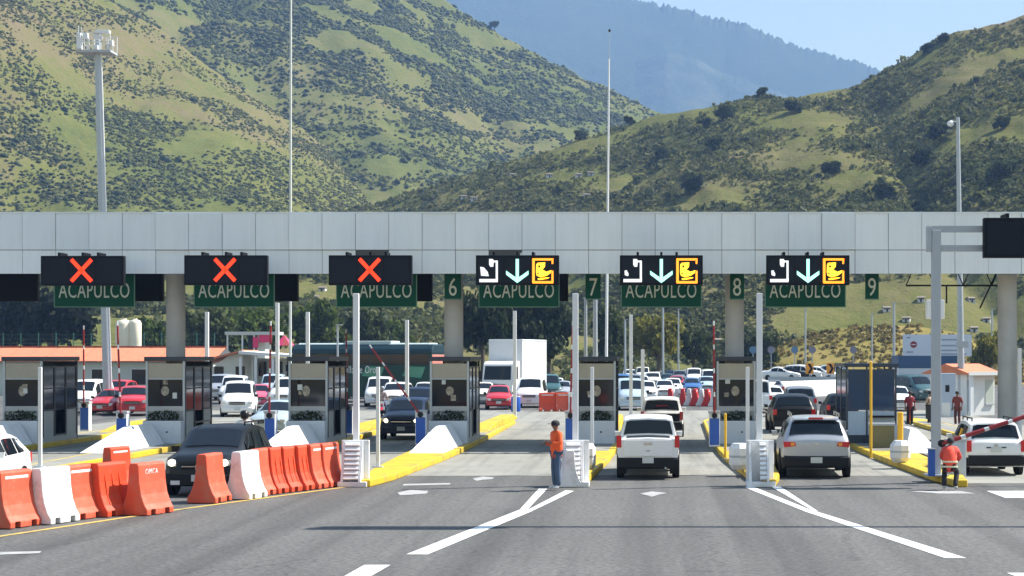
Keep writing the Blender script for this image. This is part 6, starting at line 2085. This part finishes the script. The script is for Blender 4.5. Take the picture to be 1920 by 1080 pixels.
s = 31.0
t = thing('wire_mast', 'very thin tall mast rising past the top of the photo left of centre', 'mast', (gx(544, s), gy(s), 0))
obj('shaft', MB().cyl((0, 0, 0), (.05, 0, 27), .085, .06, 10), mat('pale_mast_paint', (.60, .62, .58), rough=.5), t, smooth=40)
obj('base_plate', MB().box(-.3, .3, -.3, .3, 0, .05), M_GSTEEL, t)
s = 30.0
t = thing('wire_mast', 'thin pale mast against the blue mountain right of centre', 'mast', (gx(1136, s), gy(s), 0))
obj('shaft', MB().cyl((0, 0, 0), (.2, 0, gz(110, s)), .10, .05, 10), M_WSTEEL, t, smooth=40)
obj('tip_rod', MB().cyl((.2, 0, gz(110, s)), (.23, 0, gz(56, s)), .02, .012, 6), M_STEEL, t)
obj('tip_beacon', MB().lathe([(.02, gz(60, s)), (.1, gz(58, s)), (.02, gz(54, s))], 8, (.23, 0, 0)), M_PLAST, t)
s = 33.0
t = thing('lamp_pole', 'grey lamp pole with a small globe lamp on the right', 'lamp pole', (gx(1803, s), gy(s), 0))
obj('shaft', MB().cyl((0, 0, 0), (gx(1796, s) - gx(1803, s), 0, gz(220, s)), .21, .10, 14), M_STEEL, t, smooth=40)
ax = gx(1796, s) - gx(1803, s)
obj('lamp_arm', MB().bar((ax, 0, gz(229, s)), (ax - .42, 0, gz(226, s)), .06, .06), M_WSTEEL, t)
obj('globe_lamp', MB().lathe([(.02, -.2), (.16, -.14), (.2, 0), (.14, .1), (.05, .14)], 14, (ax - .42, 0, gz(231, s))), M_WSTEEL, t, smooth=60)
obj('sign_frame', MB().box(-.35, .35, -.25, -.2, gz(652, s), gz(640, s)), M_GSTEEL, t)
t = thing('power_cabinet', 'pale box mounted high beside the gantry pole', 'cabinet', (gx(1752, 60), gy(60), .19))
zb, zt = gz(598, 60) - .19, gz(562, 60) - .19
obj('box', MB().box(gx(1738, 60) - gx(1752, 60), gx(1771, 60) - gx(1752, 60), 0, .3, zb, zt), M_WSTEEL, t, bevel=.02)
obj('stand', MB().box(-.05, .05, .1, .2, 0, zb), M_GSTEEL, t)
for px, top, s, w, lb in ((1116, 545, 40, .26, 'teal grey pole just behind the green number seven'), (1098, 560, 41, .18, 'pale pole left of the teal grey pole behind lane seven'), (1243, 575, 17, .30, 'lamp pole under the sign between numbers seven and eight'),
                          (1272, 580, 16, .22, 'thinner lamp pole left of the column of lane eight'), (1510, 580, 17, .24, 'pale lamp pole before the golden mound'), (1635, 588, 17, .2, 'thin lamp pole behind the yellow pole'),
                          (1676, 568, 18, .34, 'lamp pole with two arms right of the number nine'), (1860, 580, 17, .26, 'lamp pole left of the right column'), (1172, 600, 18, .26, 'grey pole right of the dark tree by number seven'),
                          (633, 610, 30, .14, 'green pole right of the third booth')):
    t = thing('lamp_pole', lb, 'lamp pole', (gx(px, s), gy(s), -.3), 0, 'lamp poles beyond the plaza')
    z = gz(top, s) + .3
    obj('shaft', MB().cyl((0, 0, 0), (0, 0, z), w / 2, w / 2.6, 10), M_STEEL, t, smooth=40)
    obj('lamp_head', MB().box(-.3 if 'two arms' in lb else -.1, .3, -.1, .1, z, z + .06), M_STEEL, t)
# dark lattice truss under the canopy at the right
s = 44.0
t = thing('roof_truss', 'dark steel lattice hanging under the canopy near the right column', 'truss', (gx(1775, s), gy(s) - 1.2, 0))
tr = MB()
z0, z1 = 6.35, 7.74
for k in range(7):
    xa = -1.9 + k * .6
    tr.bar((xa, 0, z1 if k % 2 else z0), (xa + .6, 0, z0 if k % 2 else z1), .04, .04)
tr.bar((-1.9, 0, z1), (2.3, 0, z1), .07, .07)
tr.bar((-1.9, 0, z0), (2.3, 0, z0), .07, .07)
obj('lattice', tr, M_PLAST, t)
obj('strut', MB().bar((2.3, 0, z1), (1.2, 0, 5.4), .06, .06).bar((-.2, 0, z0), (-.2, 0, 5.6), .06, .06), M_PLAST, t)
t = thing('barrel', 'blue barrel left of the far orange barriers', 'barrel', (gx(967, 31), gy(31), .012))
obj('drum', MB().lathe([(.27, 0), (.29, .05), (.29, .82), (.27, .88)], 16), M_BLUE, t, smooth=40)
obj('lid', MB().lathe([(.28, .88), (.28, .92)], 16), M_WSTEEL, t)
